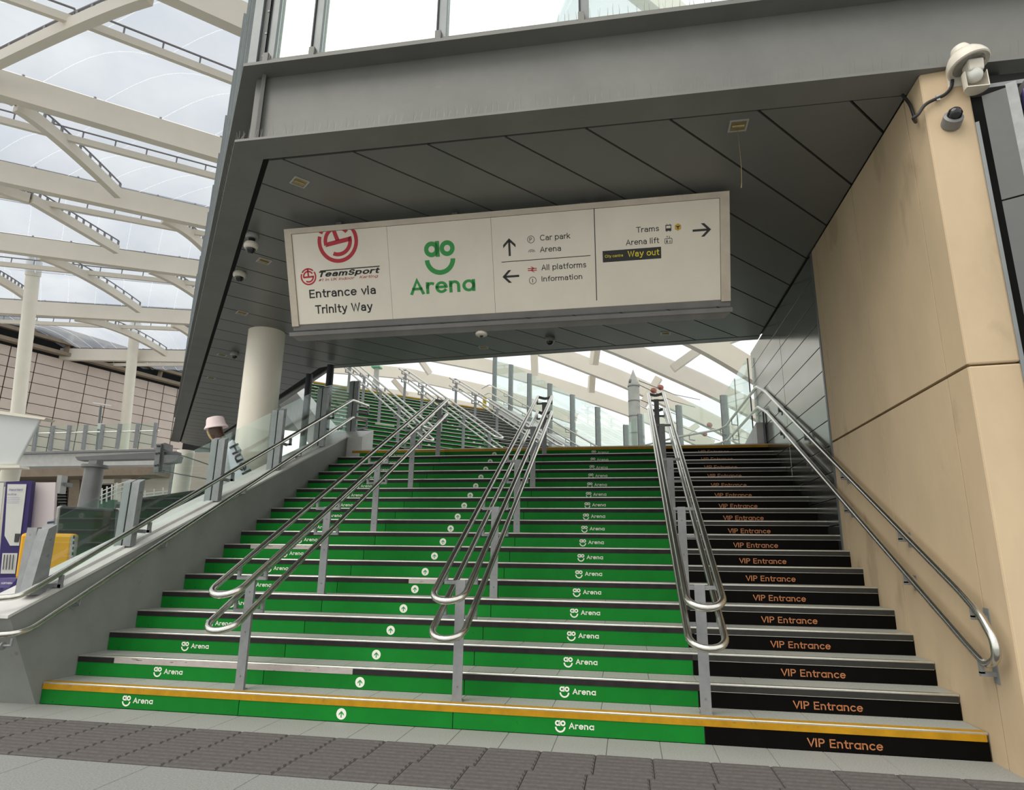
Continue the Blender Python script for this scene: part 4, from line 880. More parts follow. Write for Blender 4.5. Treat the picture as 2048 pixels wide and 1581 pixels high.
# arched braces
def brace(pts, bow=0.25, wd=0.22, ht=0.34):
    P_ = [hz(*p, ZR+0.25) for p in pts]; n = 12; out = []
    for k in range(n+1):
        t = k/n; p = P_[0]*(1-t)+P_[-1]*t
        if len(P_) == 3:
            cpt = P_[1]*2-(P_[0]+P_[2])*0.5; p = P_[0]*(1-t)**2+cpt*2*t*(1-t)+P_[2]*t*t
        out.append(p)
    prof = [(-wd/2, -ht/2), (wd/2, -ht/2), (wd/2, ht/2), (-wd/2, ht/2)]
    o = MB().sweep(out, prof).build('brace', 'rib', rf); q = MB(); q.tube([p+Vector((0, 0, ht/2+0.24)) for p in out], 0.03, 6)
    for p in out: q.bar(p, p+Vector((0, 0.001, ht/2+0.24)), 0.06, 0.06, up=(1, 0, 0))
    q.build('brace_rail', 'rail_dark', o)
for pts in (((-60, 150), (150, 50), (300, -8)), ((32, 212), (120, 278), (237, 388)), ((62, 398), (150, 450), (234, 500)), ((80, 512), (178, 556), (278, 620)), ((150, 636), (245, 662), (331, 708)), ((-30, 545), (20, 572), (60, 600)), ((325, 438), (370, 462), (410, 498)), ((300, 540), (345, 560), (392, 590)), ((345, 648), (362, 656), (380, 668)), ((-40, 190), (0, 190), (30, 200)), ((-120, 330), (0, 378), (60, 398))):
    brace(pts)
# foil cushions between neighbouring ribs: two strips per bay, bowed up, with welded seams
def cushion(A0, B0, A1, B1, z0, bow=0.55, nu=26, nv=8, seams=16, two=True):
    for half in range(2 if two else 1):
        v0, v1 = ((0.003, 0.497), (0.503, 0.997))[half] if two else (0.02, 0.98)
        q = MB()
        def pt(u, v):
            a = A0.lerp(B0, u); b = A1.lerp(B1, u); p = a.lerp(b, v0+(v1-v0)*v); return Vector((p.x, p.y, p.z+z0+bow*math.sin(math.pi*v)))
        for i in range(nu+1):
            for j in range(nv+1): q.v.append(tuple(pt(i/nu, j/nv)))
        for i in range(nu):
            for j in range(nv): a = i*(nv+1)+j; q.f.append((a, a+1, a+nv+2, a+nv+1))
        o = q.build('foil_cushion', 'etfe', rf, True)
        s_ = MB()
        for k in range(1, seams):
            u = k/seams; s_.tube([pt(u, j/nv)-Vector((0, 0, 0.02)) for j in range(nv+1)], 0.009, 5)
        s_.build('foil_seam', 'seam', o)
order = ['Y', 'Z', 'A', 'B', 'C', 'D', 'E', 'F']
for a, b in zip(order, order[1:]):
    cushion(RIBS[a][0], RIBS[a][1], RIBS[b][0], RIBS[b][1], 0.85)
# ribs that come down beyond the upper stairs
def ribpath(pts, depth, depth2, ht=0.75, wd=0.28):
    n = len(pts); P_ = [at(x, y, depth+(depth2-depth)*k/(n-1)) for k, (x, y) in enumerate(pts)]
    out = []
    for k in range(n-1):
        for j in range(5):
            t = j/5; p0 = P_[max(k-1, 0)]; p1 = P_[k]; p2 = P_[k+1]; p3 = P_[min(k+2, n-1)]
            out.append(0.5*((2*p1)+(p2-p0)*t+(2*p0-5*p1+4*p2-p3)*t*t+(3*p1-p0-3*p2+p3)*t**3))
    out.append(P_[-1]); prof = [(-wd/2, 0), (wd/2, 0), (wd/2, ht), (-wd/2, ht)]
    MB().sweep(out, prof).build('rib', 'rib', rf); return out
RR = []
RR.append(ribpath([(1230, 640), (1362, 685), (1487, 754), (1600, 830)], 22, 22))
RR.append(ribpath([(1060, 652), (1202, 698), (1332, 754), (1436, 802), (1560, 868)], 27, 27))
RR.append(ribpath([(900, 664), (1066, 708), (1192, 754), (1266, 784), (1420, 858), (1520, 915)], 32, 32))
RR.append(ribpath([(760, 704), (949, 740), (1060, 768), (1180, 806), (1300, 850), (1420, 905)], 37, 37))
RR.append(ribpath([(560, 740), (697, 749), (800, 758), (860, 770), (1000, 802), (1150, 850)], 43, 43))
RR.append(ribpath([(520, 792), (700, 792), (830, 805), (1000, 838), (1150, 880)], 50, 50))
for pts, dp in ((((1068, 700), (1070, 752)), 30), (((1192, 696), (1187, 730)), 28), (((1184, 752), (1182, 786)), 33), (((1345, 738), (1412, 690)), 25), (((1318, 756), (1285, 812)), 29), (((786, 760), (814, 792)), 44), (((842, 722), (860, 748)), 40), (((1430, 690), (1490, 668)), 23), (((1396, 850), (1364, 872)), 36), (((735, 738), (748, 748)), 44)):
    a, b = at(*pts[0], dp), at(*pts[1], dp); MB().bar(a, b, 0.30, 0.30).build('strut', 'rib', rf)
for k in range(len(RR)-1):
    a, b = RR[k], RR[k+1]; A0, B0, A1, B1 = a[0], a[-1], b[0], b[-1]; q = MB(); nu, nv = 20, 6; up_ = Vector((0, 0, 0.8))
    def samp(l, t): f = t*(len(l)-1); i = min(int(f), len(l)-2); return l[i].lerp(l[i+1], f-i)
    for i in range(nu+1):
        for j in range(nv+1): q.v.append(tuple(samp(a, i/nu).lerp(samp(b, i/nu), 0.03+0.94*j/nv)+up_+Vector((0, 0, 0.5*math.sin(math.pi*j/nv)))))
    for i in range(nu):
        for j in range(nv): c0 = i*(nv+1)+j; q.f.append((c0, c0+1, c0+nv+2, c0+nv+1))
    q.build('foil_cushion', 'etfe_brightened', rf, True)
# roof columns
for (tp, bp_, dp, r, lb) in (((70, 514), (33, 850), 30.5, 0.30, 'slender white roof column at the far left, in front of the panelled wall'), ((272, 641), (246, 900), 40.5, 0.31, 'slender white roof column right of the far left one, behind the glass walkway')):
    a = at(*tp, dp); b = at(*bp_, dp); d = (b-a).normalized(); L = a.z/abs(d.z); e = a+d*L
    c = thing('column', lb, 'column', (e.x, e.y, 0))
    MB().tube([e, a-d*-0.25], [r, r*0.94], 28).build('shaft', 'white_col', c, True)
    MB().tube([a+d*0.9, a-d*-0.2], [r*1.06, r*1.06], 28).build('collar', 'white_col', c, True)
    MB().tube([a+Vector((-0.12, -0.2, 0.0)), a+Vector((0.12, 0.2, 0.0))], r*0.85, 20).build('pin_joint', 'rib', c, True)
# ================================================================== far balustrades, rails and poles beyond the landing
gf = thing('glass_balustrade', 'glass balustrade along the landing edge and right side of the upper stairs', 'balustrade', (5.0, 9.3, ZL))
line = [(6.62, 5.95, ZL), (6.60, 7.2, ZL), (6.58, 8.45, ZL), (5.75, 9.25, ZL), (4.95, 10.02, ZL)]
line = [Vector(p) for p in line]
for wv in (4.95, 6.0, 7.05, 8.1, 9.15, 10.2, 11.2):
    p = S2(W+0.16, wv, 0); p.z = ZL+max(0.0, (wv-W0+0.3)*SL2)+0.25*(wv > 5.2); line.append(p)
GH = 1.56
for k, p in enumerate(line):
    d = (line[min(k+1, len(line)-1)]-line[max(k-1, 0)]); d.z = 0; d.normalize()
    o = MB().bar(p, p+Vector((0, 0, GH)), 0.05 if k > 1 else 0.012, 0.14 if k > 1 else 0.02, up=(-d.y, d.x, 0)).build('post', 'postgrey', gf)
    if k > 1: MB().bar(p+d*0.03, p+d*0.03+Vector((0, 0, GH)), 0.012, 0.145, up=(-d.y, d.x, 0)).build('gasket', 'gasket', o)
for k in range(len(line)-1):
    a, b = line[k], line[k+1]; d = (b-a).normalized(); d2 = Vector((-d.y, d.x, 0)).normalized()*0.012; a = a+d*0.03; b = b-d*0.03
    MB().prism([a, b, b+Vector((0, 0, GH)), a+Vector((0, 0, GH))], d2).build('glass_pane', 'glass_far', gf)
hf = thing('handrail', 'pale steel handrail pair following the landing glass and the right side of the upper stairs', 'handrail', (5.0, 9.3, ZL))
for dz in (0.84, 0.56):
    z0 = ZL+dz
    pts = [(6.52, 8.0, z0), (6.45, 8.36, z0), (5.62, 9.18, z0), S2(W-0.1, 5.05, z0)]+[S2(W-0.1, wv, ZL+H+dz-0.02+(wv-W0)*SL2) for wv in (5.6, 11.1)]+[S2(W-0.1, 11.6, zt+dz)]
    MB().tube(fillet(pts, 0.12), 0.023, 10).build('rail', 'steel', hf, True)
for wv in (6.0, 7.05, 8.1, 9.15, 10.2):
    for dz in (0.84, 0.56):
        b = MB(); p = S2(W-0.1, wv, ZL+H+dz-0.02+(wv-W0)*SL2); e = S2(W+0.1, wv, p.z-0.11); b.tube([p, (p.x, p.y, p.z-0.11), e], 0.010, 6); b.build('bracket', 'postgrey', hf)
for x, y in ((6.45, 8.3), (5.9, 8.9), (6.53, 7.4)):
    for dz in (0.84, 0.56):
        b = MB(); b.tube([(x, y, ZL+dz), (x, y, ZL+dz-0.1), (x+0.12, y+0.1, ZL+dz-0.1)], 0.010, 6); b.build('bracket', 'postgrey', hf)
# tall tapered pole with wires
pb = at(1271, 890, 18.5)
pl_ = thing('pole', 'tall weathered round pole with pointed top and wires beyond the landing', 'pole', (pb.x, pb.y, 0))
zp = at(1270, 745, 18.5).z; r = 0.165
MB().lathe([(r*1.1, 0), (r, zp-0.45), (r*0.96, zp-0.2), (r*0.9, zp-0.18), (0.01, zp+0.22)], (pb.x, pb.y, 0), 24).build('shaft', 'pole', pl_, True)
for z in (zp-0.3, zp-0.75, zp-1.2, zp-1.7): MB().lathe([(r*1.06, 0), (r*1.06, 0.03)], (pb.x, pb.y, z), 24).build('band', 'mastgrey', pl_, True)
MB().tube([at(1258, 762, 18.5), at(1262, 763, 18.5)], 0.06, 10).build('clamp', 'mastgrey', pl_, True)
for k, ((a, b), (c_, d_)) in enumerate((((1278, 762), (1400, 800)), ((1278, 770), (1390, 815)), ((1280, 800), (1500, 880)), ((1280, 812), (1440, 882)))):
    A = at(a, b, 18.5); B = at(c_, d_, 26); wq = MB().tube([A, A.lerp(B, .5)-Vector((0, 0, .1)), B], 0.012, 6); o = wq.build('wire', 'cable', pl_)
    p = A.lerp(B, (0.28, 0.20, 0.55, 0.75)[k]); MB().lathe([(0.02, -0.12), (0.085, -0.06), (0.09, 0.05), (0.02, 0.12)], p, 12, (B-A)).build('insulator', 'insul', o, True)
# lamp post with a green plate, yellow notice
lp0 = at(750, 790, 24)
t = thing('lamp_post', 'pale grey post with a green plate on top beyond the upper stairs', 'post', (lp0.x, lp0.y, zt))
zz = at(752, 733, 24).z
MB().lathe([(0.14, 0), (0.14, zz-zt-0.55), (0.10, zz-zt-0.40), (0.09, zz-zt)], (lp0.x, lp0.y, zt), 18).build('shaft', 'pole', t, True)
MB().box((lp0.x-0.16, lp0.y-0.16, zz), (lp0.x+0.16, lp0.y+0.16, zz+0.05)).build('plate', 'greenplate', t)
yn = S2(W-0.25, wend-0.05, zt)
t = thing('yellow_notice', 'yellow notice board at the top right corner of the upper stairs', 'notice', yn)
MB().prism([yn, yn+N2*0.14, yn+N2*0.14+Vector((0, 0, 0.5)), yn+Vector((0, 0, 0.5))], U2*0.02).build('panel', 'signyellow', t)
MB().prism([yn+N2*0.03+Vector((0, 0, 0.25))-U2*0.003, yn+N2*0.11+Vector((0, 0, 0.25))-U2*0.003, yn+N2*0.11+Vector((0, 0, 0.4))-U2*0.003, yn+N2*0.03+Vector((0, 0, 0.4))-U2*0.003], U2*0.004).build('panel_print', 'hexyellow', t)
# dark window fins below the bridge edge, beside the upper flight
wf = sempty('window_1', (-1.2, 6.3, ZS))
for px0, px1, py0, py1, dp in ((654, 668, 737, 800, 11.6), (612, 625, 755, 800, 12.1)):
    a = at((px0+px1)/2, py0, dp); b = at((px0+px1)/2-4, py1, dp); MB().tube([a+Vector((0, 0, 0.06)), b-Vector((0, 0, 1.6))], 0.062, 14).build('mullion', 'gasket', wf, True)
# ================================================================== far left: arena building with panelled wall
wd_dir = Vector((math.cos(math.radians(72)), math.sin(math.radians(72)), 0)); wn = Vector((-wd_dir.y, wd_dir.x, 0)); Q0 = at(0, 687, 38)
def wpt(px, py_): return hplane(px, py_, wn, Q0)
zt_w = Q0.z
ar = thing('arena_building', 'large building wall of beige rectangular panels at the far left', 'building', (Q0.x, Q0.y, 0))
def wl_(s, z, o=0.0): p = Q0+wd_dir*s-wn*o; return Vector((p.x, p.y, z))
s_vals = []
for px in (-60, 8, 64, 120, 172, 218, 258, 297, 330, 358, 384): s_vals.append((wpt(px, 760)-Q0).dot(wd_dir))
z_rows = [zt_w-0.63*k for k in range(0, 13)]
MB().hexa([wl_(s_vals[0], 0, -0.5), wl_(s_vals[-1]+8, 0, -0.5), wl_(s_vals[-1]+8, 0, -0.03), wl_(s_vals[0], 0, -0.03)], [wl_(s_vals[0], zt_w, -0.5), wl_(s_vals[-1]+8, zt_w, -0.5), wl_(s_vals[-1]+8, zt_w, -0.03), wl_(s_vals[0], zt_w, -0.03)]).build('wall_core', 'void', ar)
for i in range(len(s_vals)-1):
    for j in range(len(z_rows)-1):
        g = 0.02; a, b = s_vals[i]+g*1.5, s_vals[i+1]-g*1.5; z1, z0 = z_rows[j]-g, z_rows[j+1]+g
        MB().prism([wl_(a, z0, -0.035), wl_(b, z0, -0.035), wl_(b, z1, -0.035), wl_(a, z1, -0.035)], wn*-0.06).build('panel', 'bldg', ar)
# eaves truss along the top of that wall
q = MB(); sA, sB = s_vals[0]-4, s_vals[-1]+6
for dz, o, w_, h_ in ((0.25, 0.35, 0.5, 0.22), (0.95, 0.5, 0.3, 0.22), (1.75, 0.2, 0.35, 0.25)):
    q.bar(wl_(sA, zt_w+dz, o), wl_(sB, zt_w+dz, o), w_, h_)
q.build('eaves_chord', 'brown', ar)
q = MB(); k = sA
while k < sB:
    q.bar(wl_(k, zt_w+0.3, 0.4), wl_(k+0.25, zt_w+1.7, 0.25), 0.22, 0.22); k += 2.1
q.build('eaves_strut', 'brown', ar)
MB().hexa([wl_(sA, zt_w-0.15, -0.3), wl_(sB, zt_w-0.15, -0.3), wl_(sB, zt_w-0.15, -0.04), wl_(sA, zt_w-0.15, -0.04)], [wl_(sA, zt_w+1.9, -0.3), wl_(sB, zt_w+1.9, -0.3), wl_(sB, zt_w+1.9, -0.1), wl_(sA, zt_w+1.9, -0.1)]).build('eaves_back', 'void', ar)
# ------------------------------------------------------------------ glass walkway in front of it
DB = 26.0
gw = thing('walkway', 'distant grey girder walkway with glass balustrade at the left', 'walkway', at(180, 930, DB))
def quadbox(pxs, dp, th, name, m, par):
    P_ = [at(x, y, dp) for x, y in pxs]; return MB().prism(P_, FWH*th).build(name, m, par)
FWH = Vector((FW.x, FW.y, 0)).normalized()
quadbox([(20, 934), (312, 930), (315, 899), (20, 907)], DB, 0.6, 'girder', 'coping', gw)
quadbox([(20, 909), (316, 901), (316, 898), (20, 905)], DB-0.25, 0.3, 'girder_flange', 'postgrey', gw)
pxb = [(34, 903), (67, 903), (100, 902), (133, 901), (166, 900), (200, 899), (234, 898), (270, 897), (306, 896)]
for k, (x, y) in enumerate(pxb):
    a = at(x, y, DB); b = at(x+6.5, y-50, DB); MB().bar(a, b, 0.12, 0.10, up=FWH).build('post', 'postgrey', gw)
    if k: quadbox([(pxb[k-1][0]+2, pxb[k-1][1]), (x-2, y), (x+5, y-50), (pxb[k-1][0]+8, pxb[k-1][1]-50)], DB+0.06, 0.02, 'glass_pane', 'glass_far', gw)
MB().tube([at(40, 868, DB), at(318, 862, DB)], 0.03, 8).build('rail', 'steel', gw, True)
quadbox([(150, 914), (155, 921), (352, 917), (352, 903)], 20, 0.35, 'x', 'mastgrey', gw).name = 'outrigger_beam'
# signal gantry plate at its end
gp = thing('gantry_bracket', 'dark bolted steel plate with short beam at the right end of the walkway', 'bracket', at(320, 945, 19.8))
quadbox([(306, 945), (316, 945), (322, 888), (312, 888)], 19.8, 0.5, 'plate', 'postgrey', gp); quadbox([(316, 945), (324, 944), (330, 886), (322, 888)], 19.9, 0.5, 'plate', 'mastgrey', gp)
quadbox([(326, 927), (352, 924), (356, 911), (328, 910)], 19.9, 0.35, 'beam', 'postgrey', gp)
q = MB()
for x, y in ((313, 908), (318, 907), (311, 932), (316, 931), (316, 893), (319, 893)): q.lathe([(0.03, 0), (0.03, 0.03)], at(x, y, 19.8), 8, -FWH)
q.build('bolt', 'gasket', gp)['kind'] = 'stuff'
q = MB(); q.tube([at(328, 900, 19.9), at(365, 912, 18), at(432, 935, 16)], 0.014, 6); q.tube([at(326, 942, 19.9), at(358, 949, 18), at(420, 960, 16)], 0.014, 6); q.build('wire', 'cable', gp)
# light mast on the walkway
t = thing('light_mast', 'thin pale mast with a cross bar and small box behind the walkway glass', 'mast', at(195, 900, 26.8))
MB().tube([at(193, 900, 26.8), at(202, 812, 26.8)], 0.05, 10).build('shaft', 'mull', t, True); MB().bar(at(186, 806, 26.8), at(222, 812, 26.8), 0.06, 0.05).build('cross_bar', 'coping', t); quadbox([(194, 858), (203, 859), (205, 847), (196, 847)], 26.6, 0.15, 'box', 'poster', t)
# grey mast in front
mp_ = at(175, 1010, 15)
t = thing('mast', 'thick grey cylindrical mast with flanged top left of the glass balustrade', 'mast', (mp_.x, mp_.y, 0))
ztp = at(178, 930, 15).z; MB().lathe([(0.24, 0), (0.20, ztp-0.1), (0.20, ztp-0.06), (0.29, ztp-0.04), (0.29, ztp+0.02), (0.16, ztp+0.03)], (mp_.x+0.02, mp_.y, 0), 28).build('shaft', 'mastgrey', t, True)
MB().box((mp_.x-0.08, mp_.y-0.1, ztp+0.02), (mp_.x+0.14, mp_.y+0.1, ztp+0.12)).build('bearing', 'mastgrey', t)
# ------------------------------------------------------------------ station concourse below the walkway
cc = thing('concourse', 'shadowed station concourse frontage with dark openings under the walkway', 'building', at(200, 1000, 34))
DC = 34
quadbox([(-60, 1112), (480, 1112), (480, 925), (-60, 925)], DC+4, 0.4, 'back_wall', 'brown', cc)
quadbox([(-60, 956), (310, 950), (310, 928), (-60, 928)], DC+1.0, 2.8, 'canopy', 'brown', cc)
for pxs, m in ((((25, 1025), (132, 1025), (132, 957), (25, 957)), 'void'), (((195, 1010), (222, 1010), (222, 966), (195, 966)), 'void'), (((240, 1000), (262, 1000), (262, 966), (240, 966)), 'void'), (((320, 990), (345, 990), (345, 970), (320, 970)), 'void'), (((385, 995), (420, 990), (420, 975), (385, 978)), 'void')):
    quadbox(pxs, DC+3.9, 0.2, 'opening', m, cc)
for pxs, m in ((((280, 1000), (345, 995), (345, 952), (280, 962)), 'bldg'), (((134, 1030), (157, 1030), (160, 930), (142, 930)), 'brown'), (((345, 1010), (440, 1000), (440, 905), (352, 905)), 'bldg'), (((225, 1022), (240, 1022), (246, 932), (230, 932)), 'white_col'), (((187, 968), (260, 966), (260, 958), (187, 959)), 'signface')):
    quadbox(pxs, DC+2.5, 0.6, 'pier', m, cc)
for k in range(7): quadbox([(100+k*4, 980+k*6), (132, 980+k*6), (132, 982+k*6), (100+k*4, 982+k*6)], DC+3.5, 0.2, 'shutter_slat', 'mastgrey', cc)
gr = thing('stair_railing', 'distant pale railings of a green stair under the walkway', 'railing', at(210, 1010, 30))
q = MB()
for k in range(6):
    q.tube([at(183+k*10, 1016-k*4, 30), at(184+k*10, 984-k*3.5, 30)], 0.035, 6)
for d in (0, 8, 16): q.tube([at(180, 1000-8+d, 30), at(262, 968-8+d, 30)], 0.025, 6)
for k in range(5):
    q.tube([at(272+k*18, 1002-k*3, 30), at(272+k*18, 985-k*3, 30)], 0.035, 6)
for d in (0, 6): q.tube([at(268, 990+d, 30), at(345, 982+d, 30)], 0.022, 6)
q.build('rail', 'poster', gr, True)
quadbox([(182, 1112), (228, 1112), (228, 1000), (182, 1004)], 30.5, 0.3, 'stair_side', 'darkgreen', gr); quadbox([(268, 1112), (346, 1112), (346, 996), (268, 1002)], 30.5, 0.3, 'stair_side', 'bldg', gr)
# thick round pillar behind, right of the gantry
pp = hz(372, 902, ZS)
t = thing('column', 'pale round column behind the glass between the gantry plate and the pink hat', 'column', (pp.x, pp.y, 0))
MB().lathe([(0.27, 0), (0.27, ZS)], (pp.x, pp.y, 0), 32).build('shaft', 'white_col', t, True)
MB().box((pp.x-0.38, pp.y-0.10, 0), (pp.x-0.28, pp.y+0.1, at(350, 930, 22).z)).build('pilaster', 'mastgrey', t)
# white kiosk at the left edge
kk_ = thing('kiosk', 'white flared kiosk sign box on a column at the left picture edge', 'kiosk', (at(0, 1000, 14).x, at(0, 1000, 14).y, 0))
K0 = [at(-120, 810, 14), at(83, 836, 14), at(33, 930, 14), at(-120, 935, 14)]
MB().prism(K0, FWH*0.06).build('fascia', 'kiosk', kk_, bevel=0.03)
MB().prism([at(-120, 804, 13.9), at(92, 836, 13.9), at(88, 840, 13.9), at(-120, 813, 13.9)], FWH*0.3).build('cap', 'white_col', kk_)
MB().prism([at(-120, 929, 13.9), at(38, 931, 13.9), at(40, 936, 13.9), at(-120, 938, 13.9)], FWH*0.3).build('base_ledge', 'white_col', kk_)
b = at(10, 1000, 14.6); MB().lathe([(0.19, 0), (0.19, at(10, 934, 14.6).z)], (b.x, b.y, 0), 24).build('column_shaft', 'white_col', kk_, True)
t = thing('barrier_beam', 'grey horizontal steel beam with an end plate below the white kiosk', 'beam', at(60, 970, 13))
quadbox([(-40, 972), (135, 973), (136, 966), (-40, 963)], 13, 0.15, 'beam', 'postgrey', t); quadbox([(110, 987), (119, 987), (124, 951), (115, 951)], 12.9, 0.18, 'end_plate', 'frame_grey', t)
# ------------------------------------------------------------------ boards behind the parapet
def board(name, label, cat, pxs, dp, th, m, par=None, bevel=0.0):
    P_ = [at(x, y, dp) for x, y in pxs]; t = thing(name, label, cat, (P_[0]+P_[1])/2); o = MB().prism(P_, FWH*th).build('panel', m, t, bevel=bevel); return t
def decal(t, pxs, dp, m, name='print'):
    P_ = [at(x, y, dp-0.012) for x, y in pxs]; return MB().prism(P_, FWH*0.008).build(name, m, t)
def leg(t, px, pyb, dp, wd=0.06, m='mastgrey', z0=0.0):
    a = at(px, pyb, dp); MB().box((a.x-wd/2, a.y-wd/2, z0), (a.x+wd/2, a.y+wd/2, a.z)).build('leg', m, t)
DN = 9.5
nb = board('notice_board', 'purple framed notice board with an important notice poster', 'notice board', [(-6, 1170), (42, 1168), (64, 962), (12, 964)], DN, 0.08, 'purple')
decal(nb, [(-10, 1040), (0, 1040), (8, 966), (-4, 966)], DN, 'poster'); decal(nb, [(9, 1072), (20, 1092), (38, 1092), (53, 969), (15, 969)], DN, 'poster', 'poster')
decal(nb, [(1, 1148), (30, 1148), (35, 1107), (5, 1107)], DN, 'poster'); decal(nb, [(28, 1085), (36, 1085), (40, 1068), (30, 1068)], DN-0.01, 'adgrey')
o = Flat(); cv = at(17, 982, DN-0.03); cu = at(45, 982, DN-0.03)-cv; s_ = cu.length
o.text('important', 0, 0, s_, s_*0.16, bold=0.18, shear=0.15); o.text('notice', 0, -s_*0.33, s_*0.62, s_*0.16, bold=0.18, shear=0.15)
for k in range(4): o.line((0, -s_*(0.50+0.12*k)), (s_*0.95, -s_*(0.50+0.12*k)), s_*0.02)
obj('lettering', o.mesh('lettering', cv, cu.normalized(), Vector((0.05, 0, 1)), 0.0), 'lilac', nb)
for x in (8, 14, 20, 26): decal(nb, [(x-3, 1140), (x-2, 1140), (x+1, 1110), (x, 1110)], DN-0.015, 'adgrey')
leg(nb, 5, 1168, DN+0.04); leg(nb, 38, 1166, DN+0.04)
pb_ = board('poster_panel', 'pale pink poster panel between the notice board and the black screen', 'poster', [(52, 1110), (104, 1108), (111, 965), (64, 966)], DN+0.15, 0.05, 'pinkposter'); leg(pb_, 60, 1110, DN+0.17); leg(pb_, 100, 1108, DN+0.17)
decal(pb_, [(94, 1048), (108, 1046), (108, 1043), (95, 1044)], DN+0.15, 'purple')
nbs = board('sandwich_base', 'lilac pedestal base with white lettering at the left edge behind the wall', 'base', [(-10, 1176), (22, 1176), (36, 1157), (-10, 1157)], 8.8, 0.35, 'lilac')
o = Flat(); cv = at(2, 1169, 8.78); o.text('NORTHERN', 0, 0, 0.15, 0.025, bold=0.2); obj('lettering', o.mesh('lettering', cv, RT, Vector((0, 0, 1)), 0.0), 'white_vinyl', nbs)
leg(nbs, 8, 1176, 9.0, 0.3, 'purple')
yb = thing('grit_bin', 'rounded yellow plastic box unit on a dark foot behind the glass', 'box', at(85, 1160, 8.4))
def rbox(pxs, dp, th, m, par, name, bev): P_ = [at(x, y, dp) for x, y in pxs]; return MB().prism(P_, FWH*th).build(name, m, par, bevel=bev)
o = rbox([(27, 1160), (134, 1157), (148, 1068), (40, 1066)], 8.4, 0.14, 'yellowbox', yb, 'body', 0.045)
rbox([(136, 1148), (143, 1146), (150, 1073), (141, 1073)], 8.38, 0.06, 'frame_grey', yb, 'side_plate', 0.004)
for k in range(6): rbox([(141.5+k*0.9, 1133-k*11), (143.5+k*0.9, 1133-k*11), (144.0+k*0.9, 1127-k*11), (142+k*0.9, 1127-k*11)], 8.37, 0.01, 'void', yb, 'slot', 0)
rbox([(16, 1178), (58, 1176), (44, 1158), (34, 1158)], 8.45, 0.3, 'purple', yb, 'foot', 0.0); leg(yb, 40, 1176, 8.6, 0.25, 'purple')
bs = thing('display_screen', 'large black rounded display screen standing behind the glass', 'screen', at(165, 1140, 9.2))
rbox([(104, 1146), (220, 1144), (229, 1018), (118, 1012)], 9.2, 0.16, 'darkpanel', bs, 'screen', 0.035); rbox([(99, 1146), (108, 1146), (122, 1012), (112, 1012)], 9.22, 0.14, 'frame_grey', bs, 'side_frame', 0.03); leg(bs, 165, 1144, 9.3, 0.4)
ba = thing('advert_panel', 'grey rounded advert panel about low battery behind the glass', 'advert', at(280, 1110, 9.9))
rbox([(205, 1130), (332, 1126), (338, 1012), (229, 1003)], 9.9, 0.14, 'adgrey', ba, 'panel', 0.04)
decal(ba, [(230, 1034), (246, 1034), (249, 1017), (232, 1017)], 9.9, 'poster'); decal(ba, [(229, 1032), (233, 1032), (235, 1019), (231, 1019)], 9.88, 'red'); decal(ba, [(216, 1108), (240, 1106), (243, 1088), (219, 1094)], 9.9, 'orange'); decal(ba, [(262, 1120), (326, 1118), (335, 1022), (268, 1018)], 9.9, 'darkpanel')
o = Flat(); vv_ = Vector((0, 0, 1)); cv = at(226, 1052, 9.86); o.text('low', -0.045, 0, 0.16, 0.05, bold=0.2); o.text('battery', -0.03, -0.10, 0.27, 0.05, bold=0.2); o.text('LOW ON BATTERY', 0.31, 0.10, 0.38, 0.028, bold=0.145)
obj('lettering', o.mesh('lettering', cv, RT, vv_, 0.0), 'white_vinyl', ba); leg(ba, 270, 1126, 10.0, 0.4)
# ------------------------------------------------------------------ dark moving-walk flank and the person riding it
es = thing('escalator', 'dark sided inclined escalator rising behind the left glass balustrade', 'escalator', (-2.2, 2.2, 0))
ea = at(262, 1008, 8.3); ef = at(458, 979, 9.45)
dd = (ef-ea); dd.z = 0; dd.normalize(); nn_ = Vector((dd.y, -dd.x, 0))
MB().prism([(ea.x, ea.y, 0), (ef.x, ef.y, 0), ef, ea], nn_*-0.10).build('side_panel', 'darkpanel', es)
PZ = at(431, 862, 9.1); HEAD = PZ
floor_z = HEAD.z-1.62
sl_e = 0.16
def ez(p): return floor_z+((p-HEAD).dot(dd))*sl_e
fy = [ea+nn_*0.005, ef+nn_*0.005, ef+nn_*0.62, ea+nn_*0.62]
MB().hexa([Vector((p.x, p.y, 0.0)) for p in fy], [Vector((p.x, p.y, max(0.02, ez(p)))) for p in fy]).build('step_band', 'mastgrey', es)
MB().tube([ea-nn_*0.05+Vector((0, 0, 0.02)), ef-nn_*0.05+Vector((0, 0, 0.02))], 0.035, 10).build('rubber_handrail', 'cable', es, True)
# person: one continuous skinned body facing up the slope, plus hair, hat
pe = thing('person', 'person in a pale pink bucket hat with brown hair beyond the glass balustrade', 'person', (HEAD.x, HEAD.y, floor_z))
fwd = Vector((-0.45, 0.89, 0)).normalized(); sd = Vector((fwd.y, -fwd.x, 0))
def bp2(s_, f_, z): return Vector((HEAD.x, HEAD.y, floor_z))+sd*(s_+0.17*max(0.0, min(1.0, (1.58-z)/0.16)))+fwd*f_+Vector((0, 0, z))
def skin(name, nodes, edges, m, sub=2):
    me = bpy.data.meshes.new(name); me.from_pydata([tuple(n[0]) for n in nodes], edges, []); me.materials.append(M[m]); o = bpy.data.objects.new(name, me); COL.objects.link(o); attach(o, pe)
    sk = o.modifiers.new('skin', 'SKIN'); sk.use_smooth_shade = True; lay = me.skin_vertices[0].data
    for i, n in enumerate(nodes): lay[i].radius = (n[1], n[1] if len(n) < 3 else n[2]); lay[i].use_root = (i == 0)
    sb = o.modifiers.new('sub', 'SUBSURF'); sb.levels = sub; sb.render_levels = sub; return o
